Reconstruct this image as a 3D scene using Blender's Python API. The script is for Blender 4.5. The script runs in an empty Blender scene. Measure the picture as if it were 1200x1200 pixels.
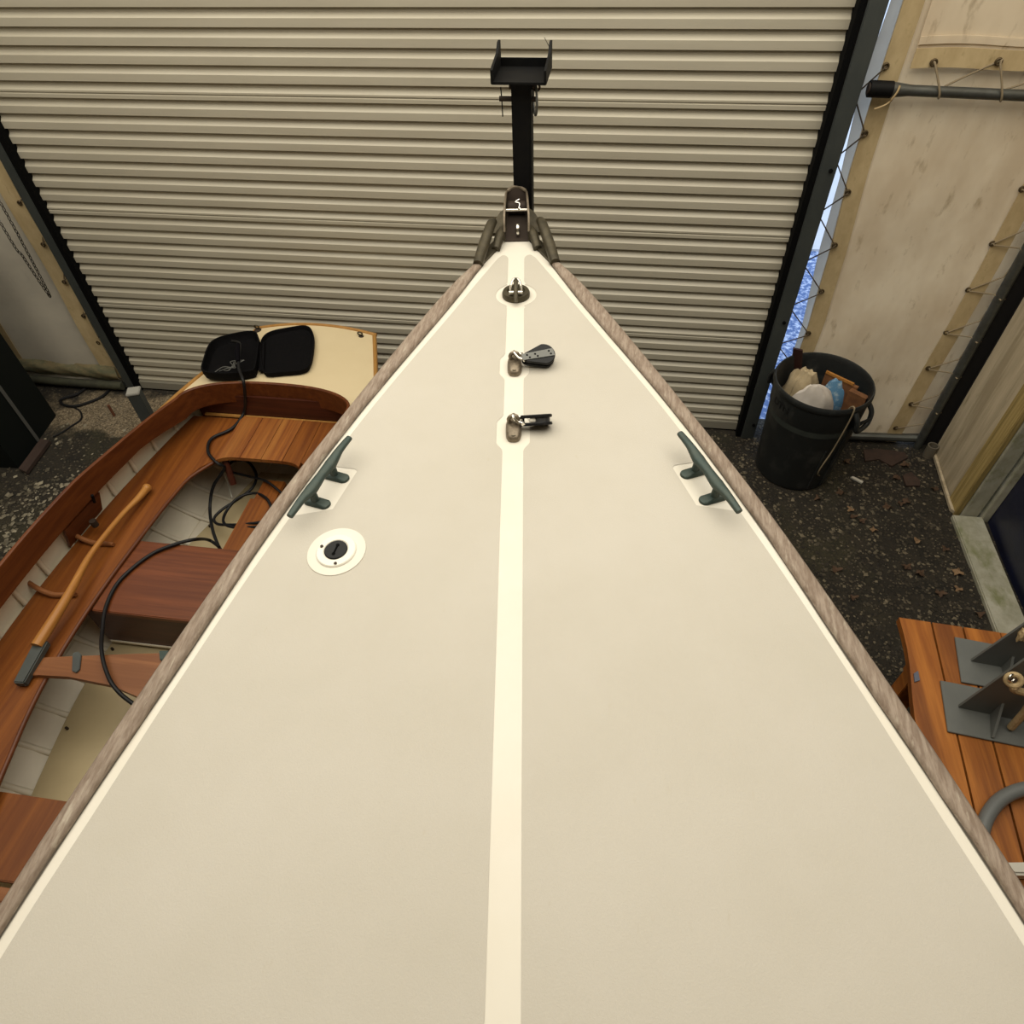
import bpy, bmesh, math, random
from mathutils import Vector, Matrix
random.seed(7)
S = bpy.context.scene
COL = S.collection
pi = math.pi

# ------------------------------------------------------------ camera frame
H = 3.15
RIGHT = Vector((0.9890, 0.1430, -0.0300)); DOWN = Vector((0.0860, -0.7390, -0.6690)); FWD = Vector((-0.1170, 0.6590, -0.7430))
FWD.normalize(); RIGHT = (RIGHT - FWD * RIGHT.dot(FWD)).normalized(); DOWN = FWD.cross(RIGHT)
F = 800.0
def ray(u, v): return RIGHT * ((u - 600) / F) + DOWN * ((v - 600) / F) + FWD
def at(u, v, x=None, y=None, z=None):
    """world point on a known plane that a sight line meets"""
    d = ray(u, v)
    t = (z - H) / d.z if z is not None else (y / d.y if y is not None else x / d.x)
    return Vector((d.x * t, d.y * t, H + d.z * t))

cam = bpy.data.cameras.new('camera'); co = bpy.data.objects.new('camera', cam); COL.objects.link(co)
m = Matrix.Identity(4)
for i in range(3):
    m[i][0] = RIGHT[i]; m[i][1] = -DOWN[i]; m[i][2] = -FWD[i]
m[2][3] = H
co.matrix_world = m
cam.sensor_width = 36; cam.lens = 36 * F / 1200; cam.clip_start = 0.02
S.camera = co

# ------------------------------------------------------------ materials
def mat(name, col, rough=0.6, metal=0.0, col2=None, scale=(8, 8, 8), detail=4, lo=0.35, hi=0.65, bump=0.0, bscale=None,
        col3=None, scale3=(2, 2, 2), lo3=0.55, hi3=0.7, coat=0.0, trans=0.0, amt3=1.0, kind='noise', spec=0.5):
    M = bpy.data.materials.new(name); M.use_nodes = True
    nt = M.node_tree; N = nt.nodes; L = nt.links; b = N['Principled BSDF']
    b.inputs['Roughness'].default_value = rough; b.inputs['Metallic'].default_value = metal
    b.inputs['Coat Weight'].default_value = coat; b.inputs['Coat Roughness'].default_value = 0.15
    b.inputs['Specular IOR Level'].default_value = spec
    tc = N.new('ShaderNodeTexCoord')
    def noise(sc, det=4):
        mp = N.new('ShaderNodeMapping'); mp.inputs['Scale'].default_value = sc
        L.new(tc.outputs['Object'], mp.inputs['Vector'])
        if kind == 'voronoi':
            t = N.new('ShaderNodeTexVoronoi'); t.inputs['Scale'].default_value = 1; L.new(mp.outputs[0], t.inputs['Vector']); return t.outputs['Color']
        t = N.new('ShaderNodeTexNoise'); t.inputs['Scale'].default_value = 1; t.inputs['Detail'].default_value = det
        t.inputs['Roughness'].default_value = 0.65
        L.new(mp.outputs[0], t.inputs['Vector']); return t.outputs['Fac']
    def ramp(src, a, c):
        r = N.new('ShaderNodeMapRange'); r.inputs[1].default_value = a; r.inputs[2].default_value = c; L.new(src, r.inputs[0]); return r.outputs[0]
    cur = None
    def mix(fac, A, B):
        x = N.new('ShaderNodeMix'); x.data_type = 'RGBA'; L.new(fac, x.inputs[0])
        for s, k in ((A, 6), (B, 7)):
            if isinstance(s, tuple): x.inputs[k].default_value = (*s, 1)
            else: L.new(s, x.inputs[k])
        return x.outputs[2]
    if col2:
        n1 = noise(scale, detail); cur = mix(ramp(n1, lo, hi), col, col2)
        if col3:
            n3 = noise(scale3, 5); r3 = ramp(n3, lo3, hi3)
            mm = N.new('ShaderNodeMath'); mm.operation = 'MULTIPLY'; mm.inputs[1].default_value = amt3; L.new(r3, mm.inputs[0])
            cur = mix(mm.outputs[0], cur, col3)
        L.new(cur, b.inputs['Base Color'])
    else: b.inputs['Base Color'].default_value = (*col, 1)
    if bump:
        nb = noise(bscale or scale, 6)
        bp = N.new('ShaderNodeBump'); bp.inputs['Strength'].default_value = bump; bp.inputs['Distance'].default_value = 0.01
        L.new(nb, bp.inputs['Height']); L.new(bp.outputs[0], b.inputs['Normal'])
    if trans:
        tr = N.new('ShaderNodeBsdfTranslucent')
        if cur is not None: L.new(cur, tr.inputs['Color'])
        else: tr.inputs['Color'].default_value = (*col, 1)
        ms = N.new('ShaderNodeMixShader'); ms.inputs[0].default_value = trans
        L.new(b.outputs[0], ms.inputs[1]); L.new(tr.outputs[0], ms.inputs[2]); L.new(ms.outputs[0], N['Material Output'].inputs['Surface'])
    return M

M = {}
M['white_gel'] = mat('white gelcoat', (.71, .67, .585), .42, col2=(.68, .635, .54), scale=(3, 3, 3), col3=(.60, .55, .42), scale3=(55, 55, 55), lo3=.70, hi3=.80, amt3=.35)
M['nonskid'] = mat('grey beige nonskid paint', (.51, .475, .41), .62, col2=(.475, .44, .37), scale=(2.2, 2.2, 2.2), lo=.3, hi=.7, bump=.12, bscale=(260, 260, 260),
                   col3=(.42, .36, .25), scale3=(60, 22, 30), lo3=.66, hi3=.80, amt3=.3)
M['teak'] = mat('weathered teak', (.20, .145, .105), .75, col2=(.31, .245, .19), scale=(120, 20, 60), lo=.38, hi=.62, bump=.35, bscale=(140, 18, 80), col3=(.43, .37, .29), scale3=(70, 12, 40), lo3=.58, hi3=.72)
M['hull_paint'] = mat('cream hull paint', (.75, .70, .58), .4, col2=(.7, .65, .53), scale=(3, 3, 3))
M['bronze'] = mat('aged bronze', (.085, .070, .042), .5, .5, col2=(.050, .042, .026), scale=(30, 30, 30), bump=.1)
M['patina'] = mat('green patina bronze', (.050, .066, .054), .5, .35, col2=(.036, .058, .052), scale=(35, 35, 35), bump=.15)
M['pale_bronze'] = mat('worn pale bronze', (.24, .195, .14), .42, .6, col2=(.15, .12, .085), scale=(60, 60, 60))
M['silver'] = mat('stainless steel', (.75, .72, .66), .22, 1.0)
M['black_plastic'] = mat('black plastic', (.006, .006, .0065), .45, spec=.25)
M['grey_strap'] = mat('grey alloy strap', (.13, .13, .12), .45, .4)
M['black_steel'] = mat('black painted steel', (.003, .003, .0035), .6, 0, col2=(.005, .0048, .0045), scale=(20, 20, 20), spec=.15)
M['rust'] = mat('dark rusty steel', (.035, .022, .014), .7, .3)
M['door'] = mat('beige ribbed door steel', (.495, .455, .36), .42, 0.0, col2=(.45, .41, .32), scale=(1.2, 5, 9), col3=(.36, .32, .24), scale3=(6, 6, 25), lo3=.62, hi3=.8, amt3=.4)
M['steel_post'] = mat('dark grey galvanised steel', (.072, .080, .074), .55, .3, col2=(.055, .062, .060), scale=(6, 6, 3))
M['seal_and_shade'] = mat('black rubber seal', (.003, .003, .003), .9, spec=.1)  # rubber parts, and the shade painted along the door guides
M['galv'] = mat('galvanised pipe', (.12, .125, .115), .45, .6, col2=(.085, .085, .075), scale=(9, 20, 20))
M['galv_post'] = mat('grey galvanised post', (.09, .10, .10), .5, .4, col2=(.07, .075, .07), scale=(9, 9, 4))
M['canvas'] = mat('stained cream canvas', (.90, .79, .61), .85, col2=(.76, .635, .46), scale=(2.6, 2, 1.3), lo=.38, hi=.62, col3=(.36, .25, .11), scale3=(15, 5, 5.5), lo3=.58, hi3=.74, amt3=.6, trans=.30, bump=.15, bscale=(3, 3, 3))
M['canvas_left'] = mat('grey cream canvas', (.60, .55, .45), .85, col2=(.47, .43, .36), scale=(1.5, 2, 2.5), lo=.35, hi=.7, col3=(.32, .27, .2), scale3=(7, 4, 3), lo3=.62, hi3=.8, amt3=.5, trans=.06)
M['hem'] = mat('yellowed canvas hem', (.58, .45, .25), .85, col2=(.48, .36, .19), scale=(14, 14, 8), col3=(.28, .20, .08), scale3=(25, 25, 14), lo3=.6, hi3=.75, amt3=.6)
M['hem_left'] = mat('brown stained canvas hem', (.42, .31, .165), .85, col2=(.33, .24, .12), scale=(12, 12, 6))
M['hem_low'] = mat('mildewed canvas skirt', (.24, .19, .10), .85, col2=(.13, .13, .075), scale=(9, 9, 22), lo=.4, hi=.6)
M['fringe'] = mat('thin pale canvas edge', (.72, .69, .62), .8, col2=(.65, .62, .56), scale=(3, 3, 3), trans=.7)
M['cord_tan'] = mat('tan cord', (.25, .195, .12), .8)
M['cord_dark'] = mat('dark twine', (.085, .06, .035), .8)
M['grommet'] = mat('brass eyelet', (.10, .07, .035), .5, .6)
M['wallboard'] = mat('weathered grey plywood', (.56, .47, .33), .8, col2=(.36, .295, .195), scale=(3, 13, 1.0), lo=.38, hi=.62, col3=(.17, .14, .06), scale3=(4, 14, 3), lo3=.6, hi3=.78, amt3=.7, bump=.3, bscale=(3, 30, 1))
M['yellow_timber'] = mat('mossy yellow timber', (.44, .32, .12), .75, col2=(.25, .18, .06), scale=(30, 55, 1.6), lo=.4, hi=.6, bump=.4, bscale=(30, 60, 1.5), col3=(.16, .14, .04), scale3=(5, 5, 4), lo3=.6, hi3=.7)
M['grey_timber'] = mat('mossy grey painted timber', (.42, .40, .32), .8, col2=(.27, .26, .185), scale=(9, 7, 5), lo=.35, hi=.65, col3=(.15, .16, .055), scale3=(7, 4, 6), lo3=.52, hi3=.68, amt3=.8, bump=.3, bscale=(30, 20, 6))
M['blue_sheet'] = mat('dark blue plastic sheet', (.010, .013, .040), .35, col2=(.006, .007, .018), scale=(2.5, 2.5, 2.5), bump=.4, bscale=(3, 3, 5))
M['corner_shade'] = mat('painted dark corner gap', (.012, .010, .009), .9)  # near-black colour holds the shade of the corner gap
M['tarp_roof'] = mat('white tarpaulin roof', (.75, .72, .63), .8)
M['tarp_wall'] = mat('beige tarpaulin wall', (.42, .37, .28), .85, col2=(.36, .31, .23), scale=(1, 1, 1))
def wood(name, c1, c2, axis='y', rough=.42, coat=.06, c3=None, f=1.0):
    sc = {'y': (38 * f, 1.6, 38 * f), 'x': (1.6, 38 * f, 38 * f), 'z': (38 * f, 38 * f, 1.6)}[axis]
    s3 = {'y': (9, .5, 9), 'x': (.5, 9, 9), 'z': (9, 9, .5)}[axis]
    return mat(name, c1, rough, col2=c2, scale=sc, lo=.36, hi=.64, coat=coat, spec=.3, col3=c3 or c2, scale3=s3, lo3=.45, hi3=.65, amt3=.7)
M['mahogany'] = wood('varnished mahogany', (.235, .076, .013), (.14, .040, .008))
M['mahogany_x'] = wood('varnished mahogany thwart', (.19, .055, .016), (.11, .030, .008), 'x')
M['mahogany_dark'] = wood('dark mahogany', (.085, .022, .010), (.045, .012, .007), 'x')
M['mahogany_band'] = wood('steamed mahogany coaming', (.15, .043, .010), (.085, .022, .006))
M['plank_gold'] = wood('golden striped seat plank', (.30, .105, .022), (.17, .05, .014), c3=(.40, .17, .04), f=1.4)
M['ash'] = wood('honey ash', (.47, .22, .055), (.34, .14, .03), rough=.4)
M['oak_trim'] = wood('golden oak trim', (.42, .22, .06), (.33, .16, .04))
M['rudder_wood'] = wood('light mahogany blade', (.27, .108, .040), (.18, .066, .022), 'x', rough=.45, coat=.15)
M['cream_deck'] = mat('cream painted deck', (.70, .58, .37), .45, col2=(.66, .54, .335), scale=(2, 2, 2), col3=(.45, .35, .2), scale3=(22, 22, 22), lo3=.7, hi3=.8, amt3=.5)
M['white_plank'] = mat('white painted planking', (.72, .65, .52), .5, col2=(.63, .57, .44), scale=(5, 2, 5), col3=(.33, .28, .19), scale3=(20, 2, 20), lo3=.66, hi3=.8, amt3=.5)
M['floorboard'] = mat('buff painted floorboard', (.46, .37, .215), .55, col2=(.40, .32, .18), scale=(2, 2, 2))
M['table'] = wood('orange stained table plank', (.43, .155, .028), (.27, .085, .015), rough=.45, coat=.1, c3=(.11, .032, .010), f=.8)
M['grey_paint'] = mat('grey painted steel', (.135, .14, .13), .5, col2=(.115, .12, .112), scale=(5, 5, 5))
M['grey_hose'] = mat('grey plastic hose', (.13, .135, .13), .45)
M['offwhite'] = mat('off-white plastic', (.55, .52, .45), .4)
M['rope_tan'] = mat('tan rope', (.5, .37, .2), .8, col2=(.38, .27, .13), scale=(60, 60, 60))
M['bin'] = mat('charcoal bin plastic', (.013, .015, .0155), .5, col2=(.018, .020, .020), scale=(5, 5, 5), col3=(.10, .10, .09), scale3=(7, 7, 5), lo3=.52, hi3=.72, amt3=.5)
M['bin_in'] = mat('dusty bin inside', (.03, .036, .032), .6, col2=(.045, .052, .045), scale=(9, 9, 9))
M['bin_letter'] = mat('black stencilled letter', (.004, .004, .004), .6)
M['rag'] = mat('tan cloth', (.50, .40, .25), .9, col2=(.42, .33, .2), scale=(20, 20, 20))
M['white_bag'] = mat('white plastic bag', (.66, .60, .55), .5, col2=(.6, .54, .47), scale=(9, 9, 9), bump=.3)
M['blue_bag'] = mat('blue printed wrapper', (.10, .23, .38), .35, col2=(.40, .50, .56), scale=(22, 22, 22), lo=.5, hi=.66)
M['scrap'] = mat('scrap brown wood', (.20, .085, .03), .7, col2=(.12, .05, .02), scale=(20, 20, 20))
M['red_scrap'] = mat('dark red board', (.03, .008, .006), .6)
M['case'] = mat('black padded case', (.004, .004, .0045), .75, col2=(.006, .0055, .006), scale=(60, 60, 60), spec=.05)
M['case_in'] = mat('black case lining', (.005, .0045, .006), .9, spec=.03)
M['cable'] = mat('black rubber cable', (.007, .007, .008), .5, spec=.3)
M['cabinet'] = mat('dark green black panel', (.004, .006, .0055), .7, spec=.2)
M['slate'] = mat('broken brown tile', (.055, .030, .020), .8, col2=(.035, .02, .014), scale=(25, 25, 25))
M['leaf'] = mat('dry brown leaf', (.10, .055, .028), .8, col2=(.06, .032, .018), scale=(40, 40, 40))
M['leaf_pale'] = mat('dry tan leaf', (.27, .17, .09), .8, col2=(.19, .11, .055), scale=(40, 40, 40))
M['tyre'] = mat('black tyre', (.015, .015, .015), .8)
M['concrete'] = mat('pale concrete', (.72, .72, .72), .85, col2=(.66, .66, .66), scale=(2, 2, 2))
M['chain'] = mat('dull chain', (.03, .026, .022), .5, .4)
M['rust_red'] = mat('rusty stake', (.13, .045, .02), .8)
M['red_board'] = mat('dull red brown board', (.05, .028, .02), .8, col2=(.035, .02, .015), scale=(20, 8, 20))

def floor_mat():
    m_ = bpy.data.materials.new('dirt and gravel'); m_.use_nodes = True
    nt = m_.node_tree; N = nt.nodes; L = nt.links; b = N['Principled BSDF']; b.inputs['Roughness'].default_value = .9
    tc = N.new('ShaderNodeTexCoord')
    def nz(scale, det=5, r=.6):
        t = N.new('ShaderNodeTexNoise'); t.inputs['Scale'].default_value = scale; t.inputs['Detail'].default_value = det; t.inputs['Roughness'].default_value = r
        L.new(tc.outputs['Object'], t.inputs['Vector']); return t.outputs['Fac']
    def mr(src, a, c, o0=0., o1=1.):
        r = N.new('ShaderNodeMapRange'); r.inputs[1].default_value = a; r.inputs[2].default_value = c; r.inputs[3].default_value = o0; r.inputs[4].default_value = o1
        L.new(src, r.inputs[0]); return r.outputs[0]
    def mx(f, A, B):
        x = N.new('ShaderNodeMix'); x.data_type = 'RGBA'; L.new(f, x.inputs[0])
        for s_, k in ((A, 6), (B, 7)):
            if isinstance(s_, tuple): x.inputs[k].default_value = (*s_, 1)
            else: L.new(s_, x.inputs[k])
        return x.outputs[2]
    def math_(op, a, c):
        x = N.new('ShaderNodeMath'); x.operation = op
        for i, s_ in enumerate((a, c)):
            if isinstance(s_, (int, float)): x.inputs[i].default_value = s_
            else: L.new(s_, x.inputs[i])
        return x.outputs[0]
    v = N.new('ShaderNodeTexVoronoi'); v.inputs['Scale'].default_value = 46; L.new(tc.outputs['Object'], v.inputs['Vector'])
    sep = N.new('ShaderNodeSeparateColor'); L.new(v.outputs['Color'], sep.inputs[0])
    earth = mx(mr(nz(9), .35, .65), (.011, .0085, .005), (.026, .020, .012))
    stone = mx(sep.outputs[0], (.020, .016, .010), (.085, .067, .043))
    isst = math_('MULTIPLY', mr(v.outputs['Distance'], .5, .34), mr(sep.outputs[1], .35, .45))
    base = mx(isst, earth, stone)
    moss = mx(mr(nz(60), .4, .6), (.026, .024, .009), (.062, .053, .023))
    base = mx(math_('MULTIPLY', mr(nz(2.3), .52, .66), .45), base, moss)
    # pale patch of fine gravel near the galvanised post
    sx = N.new('ShaderNodeSeparateXYZ'); L.new(tc.outputs['Object'], sx.inputs[0])
    dx = math_('MULTIPLY', math_('SUBTRACT', sx.outputs[0], -2.35), .95); dy = math_('MULTIPLY', math_('SUBTRACT', sx.outputs[1], 3.08), 3.0)
    rr = math_('SQRT', math_('ADD', math_('MULTIPLY', dx, dx), math_('MULTIPLY', dy, dy)), 0)
    rr = math_('ADD', rr, math_('MULTIPLY', math_('SUBTRACT', nz(5), .5), 1.1))
    pale = mx(mr(nz(95, 3), .4, .62), (.10, .075, .045), (.30, .235, .15))
    base = mx(mr(rr, .85, .65), base, pale)
    L.new(base, b.inputs['Base Color'])
    bp = N.new('ShaderNodeBump'); bp.inputs['Strength'].default_value = .9; bp.inputs['Distance'].default_value = .015
    hgt = math_('ADD', math_('MULTIPLY', isst, .8), nz(40)); L.new(hgt, bp.inputs['Height']); L.new(bp.outputs[0], b.inputs['Normal'])
    return m_
M['floor'] = floor_mat()
def stone_mat(name, c1, c2):
    m_ = bpy.data.materials.new(name); m_.use_nodes = True; nt = m_.node_tree; b = nt.nodes['Principled BSDF']; b.inputs['Roughness'].default_value = .85
    a = nt.nodes.new('ShaderNodeAttribute'); a.attribute_name = 'tint'
    x = nt.nodes.new('ShaderNodeMix'); x.data_type = 'RGBA'; x.inputs[6].default_value = (*c1, 1); x.inputs[7].default_value = (*c2, 1)
    nt.links.new(a.outputs['Fac'], x.inputs[0]); nt.links.new(x.outputs[2], b.inputs['Base Color']); return m_
M['stones_dark'] = stone_mat('brown pebbles', (.016, .012, .008), (.19, .155, .10))
M['stones_pale'] = stone_mat('pale pebbles', (.06, .05, .032), (.32, .28, .20))
M['blue_gravel'] = mat('blue grey outdoor gravel', (.10, .17, .36), .8, col2=(.62, .70, .86), scale=(26, 26, 26), lo=.47, hi=.62, detail=6)

# ------------------------------------------------------------ object helpers
ORG = {}
def finish(name, bm, material, smooth=35):
    me = bpy.data.meshes.new(name)
    bmesh.ops.remove_doubles(bm, verts=bm.verts, dist=1e-5)
    bmesh.ops.recalc_face_normals(bm, faces=bm.faces)
    bm.to_mesh(me); bm.free(); me.materials.append(material)
    if smooth:
        for p in me.polygons: p.use_smooth = True
        me.set_sharp_from_angle(angle=math.radians(smooth))
    return me
def thing(name, loc, label, cat, group=None):
    o = bpy.data.objects.new(name, None); o.empty_display_size = .1; COL.objects.link(o); o.location = loc
    o['label'] = label; o['category'] = cat
    if group: o['group'] = group
    ORG[o.name] = Vector(loc); return o
def setting(name, loc):
    o = bpy.data.objects.new(name, None); COL.objects.link(o); o.location = loc; o['kind'] = 'structure'; ORG[o.name] = Vector(loc); return o
def part(name, bm, material, parent, smooth=35, label=None, kind=None):
    org = ORG[parent.name]
    bmesh.ops.translate(bm, verts=bm.verts, vec=-org)
    o = bpy.data.objects.new(name, finish(name, bm, material, smooth)); COL.objects.link(o); o.parent = parent
    ORG[o.name] = org
    if label: o['label'] = label
    if kind: o['kind'] = kind
    return o
def solo(name, bm, material, label=None, cat=None, group=None, kind=None, smooth=35):
    xs = [v.co for v in bm.verts]
    lo = Vector((min(c[i] for c in xs) for i in range(3))); hi = Vector((max(c[i] for c in xs) for i in range(3)))
    org = Vector(((lo.x + hi.x) / 2, (lo.y + hi.y) / 2, lo.z))
    bmesh.ops.translate(bm, verts=bm.verts, vec=-org)
    o = bpy.data.objects.new(name, finish(name, bm, material, smooth)); COL.objects.link(o); o.location = org
    ORG[o.name] = org
    if label: o['label'] = label
    if cat: o['category'] = cat
    if group: o['group'] = group
    if kind: o['kind'] = kind
    return o
def struct(name, bm, material, smooth=0): return solo(name, bm, material, kind='structure', smooth=smooth)

def V(*a): return Vector(a)
def newbm(): return bmesh.new()
def add_box(bm, lo, hi, bev=0.0, rot=None, piv=None, seg=2):
    b2 = bmesh.new(); bmesh.ops.create_cube(b2, size=1)
    lo = Vector(lo); hi = Vector(hi); c = (lo + hi) / 2; d = hi - lo
    for v in b2.verts: v.co = Vector((v.co.x * d.x, v.co.y * d.y, v.co.z * d.z))
    if bev: bmesh.ops.bevel(b2, geom=b2.edges[:], offset=bev, segments=seg, affect='EDGES')
    for v in b2.verts:
        p = v.co + c
        if rot is not None:
            pv = Vector(piv) if piv is not None else c
            p = rot @ (p - pv) + pv
        v.co = p
    merge(bm, b2)
def merge(bm, b2):
    mp = {}
    for v in b2.verts: mp[v] = bm.verts.new(v.co)
    for f in b2.faces:
        try: bm.faces.new([mp[v] for v in f.verts])
        except ValueError: pass
    b2.free()
def box(lo, hi, bev=0.0, **k):
    bm = newbm(); add_box(bm, lo, hi, bev, **k); return bm
def catmull(pts, n=8, closed=False):
    P = [Vector(p) for p in pts]; out = []; N = len(P)
    for i in range(N if closed else N - 1):
        if closed: a, b, c, d = P[i - 1], P[i], P[(i + 1) % N], P[(i + 2) % N]
        else: a, b, c, d = P[max(i - 1, 0)], P[i], P[i + 1], P[min(i + 2, N - 1)]
        for k in range(n):
            t = k / n
            out.append(.5 * ((2 * b) + (c - a) * t + (2 * a - 5 * b + 4 * c - d) * t * t + (3 * b - a - 3 * c + d) * t ** 3))
    if not closed: out.append(P[-1].copy())
    return out
def add_tube(bm, pts, r, seg=10, closed=False, cap=True, flat=None):
    """sweep a ring along pts; r float or list; flat=(kx,kz) scales the ring"""
    n = len(pts); pts = [Vector(p) for p in pts]; rings = []
    up = None
    for i, p in enumerate(pts):
        if closed: t = pts[(i + 1) % n] - pts[i - 1]
        else: t = pts[min(i + 1, n - 1)] - pts[max(i - 1, 0)]
        if t.length < 1e-9: t = Vector((0, 0, 1))
        t.normalize()
        if up is None:
            up = Vector((0, 0, 1)) if abs(t.z) < .9 else Vector((1, 0, 0))
        up = (up - t * up.dot(t))
        if up.length < 1e-6: up = t.orthogonal()
        up.normalize(); sd = t.cross(up)
        rr = r[i] if isinstance(r, (list, tuple)) else r
        kx, kz = flat if flat else (1, 1)
        rings.append([bm.verts.new(p + sd * (math.cos(a) * rr * kx) + up * (math.sin(a) * rr * kz)) for a in [2 * pi * k / seg for k in range(seg)]])
    for i in range(n if closed else n - 1):
        A = rings[i]; B = rings[(i + 1) % n]
        for k in range(seg): bm.faces.new((A[k], A[(k + 1) % seg], B[(k + 1) % seg], B[k]))
    if cap and not closed:
        bm.faces.new(rings[0][::-1]); bm.faces.new(rings[-1])
def tube(pts, r, n=8, seg=10, closed=False, **k):
    bm = newbm(); P = catmull(pts, n, closed)
    if isinstance(r, (list, tuple)):
        R = []; L_ = len(P) - 1
        for i in range(len(P)):
            x = i / L_ * (len(r) - 1); j = min(int(x), len(r) - 2); R.append(r[j] + (r[j + 1] - r[j]) * (x - j))
        r = R
    add_tube(bm, P, r, seg, closed, **k); return bm
def add_cyl(bm, a, b, r, seg=20, r2=None):
    add_tube(bm, [Vector(a), Vector(b)], [r, r if r2 is None else r2], seg)
def cyl(a, b, r, seg=20, r2=None):
    bm = newbm(); add_cyl(bm, a, b, r, seg, r2); return bm
def add_torus(bm, c, R, r, nrm=(0, 0, 1), seg=24, rs=8, sx=1.0, up=None):
    n = Vector(nrm).normalized(); a = n.orthogonal().normalized() if up is None else Vector(up).normalized(); b = n.cross(a)
    add_tube(bm, [Vector(c) + a * (math.cos(t) * R * sx) + b * (math.sin(t) * R) for t in [2 * pi * k / seg for k in range(seg)]], r, rs, True)
def lathe(bm, c, prof, seg=32, nrm=None, squash=(1, 1)):
    rings = []
    Rm = Matrix.Identity(3) if nrm is None else Vector((0, 0, 1)).rotation_difference(Vector(nrm)).to_matrix()
    for r, z in prof:
        if r < 1e-6: rings.append([bm.verts.new(Vector(c) + Rm @ Vector((0, 0, z)))])
        else: rings.append([bm.verts.new(Vector(c) + Rm @ Vector((r * squash[0] * math.cos(2 * pi * k / seg), r * squash[1] * math.sin(2 * pi * k / seg), z))) for k in range(seg)])
    for A, B in zip(rings, rings[1:]):
        if len(A) == 1 and len(B) == 1: continue
        for k in range(seg):
            k2 = (k + 1) % seg
            if len(A) == 1: bm.faces.new((A[0], B[k2], B[k]))
            elif len(B) == 1: bm.faces.new((A[k], A[k2], B[0]))
            else: bm.faces.new((A[k], A[k2], B[k2], B[k]))
def prism(poly, z0, z1, axis='z'):
    """extrude a 2-D polygon between two values along an axis"""
    bm = newbm()
    def P(p, z): return {'z': (p[0], p[1], z), 'y': (p[0], z, p[1]), 'x': (z, p[0], p[1])}[axis]
    A = [bm.verts.new(P(p, z0)) for p in poly]; B = [bm.verts.new(P(p, z1)) for p in poly]
    n = len(poly); bm.faces.new(A[::-1]); bm.faces.new(B)
    for i in range(n): bm.faces.new((A[i], A[(i + 1) % n], B[(i + 1) % n], B[i]))
    return bm
def slab(quad, th, nrm):
    """closed plate: polygon of 3-D points thickened along nrm"""
    bm = newbm(); n = Vector(nrm).normalized() * th
    A = [bm.verts.new(Vector(p)) for p in quad]; B = [bm.verts.new(Vector(p) + n) for p in quad]
    k = len(quad); bm.faces.new(A[::-1]); bm.faces.new(B)
    for i in range(k): bm.faces.new((A[i], A[(i + 1) % k], B[(i + 1) % k], B[i]))
    return bm
def bevel_all(bm, off, seg=2):
    bmesh.ops.bevel(bm, geom=bm.edges[:], offset=off, segments=seg, affect='EDGES'); return bm
def grid(fn, nu, nv, th=0.0, flip=False):
    """surface fn(i/nu, j/nv) -> Vector, optionally thickened along its normal"""
    bm = newbm(); R = [[bm.verts.new(fn(i / nu, j / nv)) for j in range(nv + 1)] for i in range(nu + 1)]
    for i in range(nu):
        for j in range(nv): bm.faces.new((R[i][j], R[i + 1][j], R[i + 1][j + 1], R[i][j + 1]))
    if th: solidify(bm, th)
    return bm
def solidify(bm, th):
    bm.normal_update()
    bmesh.ops.solidify(bm, geom=bm.faces[:], thickness=th)
def lin(tab, x):
    if x <= tab[0][0]: return tab[0][1]
    for (a, p), (b, q) in zip(tab, tab[1:]):
        if x <= b: return p + (q - p) * (x - a) / (b - a)
    return tab[-1][1]
def smooth_tab(tab):
    """cubic interpolation through a table"""
    def f(x):
        n = len(tab)
        if x <= tab[0][0]: return tab[0][1]
        if x >= tab[-1][0]: return tab[-1][1]
        for i in range(n - 1):
            if x <= tab[i + 1][0]: break
        x0, y0 = tab[i]; x1, y1 = tab[i + 1]; h = x1 - x0; t = (x - x0) / h
        d0 = (y1 - tab[i - 1][1]) / (x1 - tab[i - 1][0]) if i > 0 else (y1 - y0) / h
        d1 = (tab[i + 2][1] - y0) / (tab[i + 2][0] - x0) if i < n - 2 else (y1 - y0) / h
        return (2 * t ** 3 - 3 * t * t + 1) * y0 + (t ** 3 - 2 * t * t + t) * h * d0 + (-2 * t ** 3 + 3 * t * t) * y1 + (t ** 3 - t * t) * h * d1
    return f

#SECTIONS
# ------------------------------------------------------------ the setting
WY = 3.72                                   # plane of the roller door
struct('floor', box((-5.2, -3.2, -.12), (3.3, 3.86, 0)), M['floor'])
struct('ceiling', box((-5.3, -3.3, 4.6), (3.4, 3.95, 4.66)), M['tarp_roof'])
struct('wall_left', box((-5.26, -3.2, 0), (-5.2, 3.86, 4.6)), M['tarp_wall'])
struct('wall_back', box((-5.26, -3.26, 0), (3.36, -3.2, 4.6)), M['tarp_wall'])
struct('ground_outside', box((-12, 3.88, -.16), (16, 6.4, -.04)), M['blue_gravel'])
struct('pavement_outside', box((-25, 6.4, -.16), (30, 40, -.02)), M['concrete'])
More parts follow.
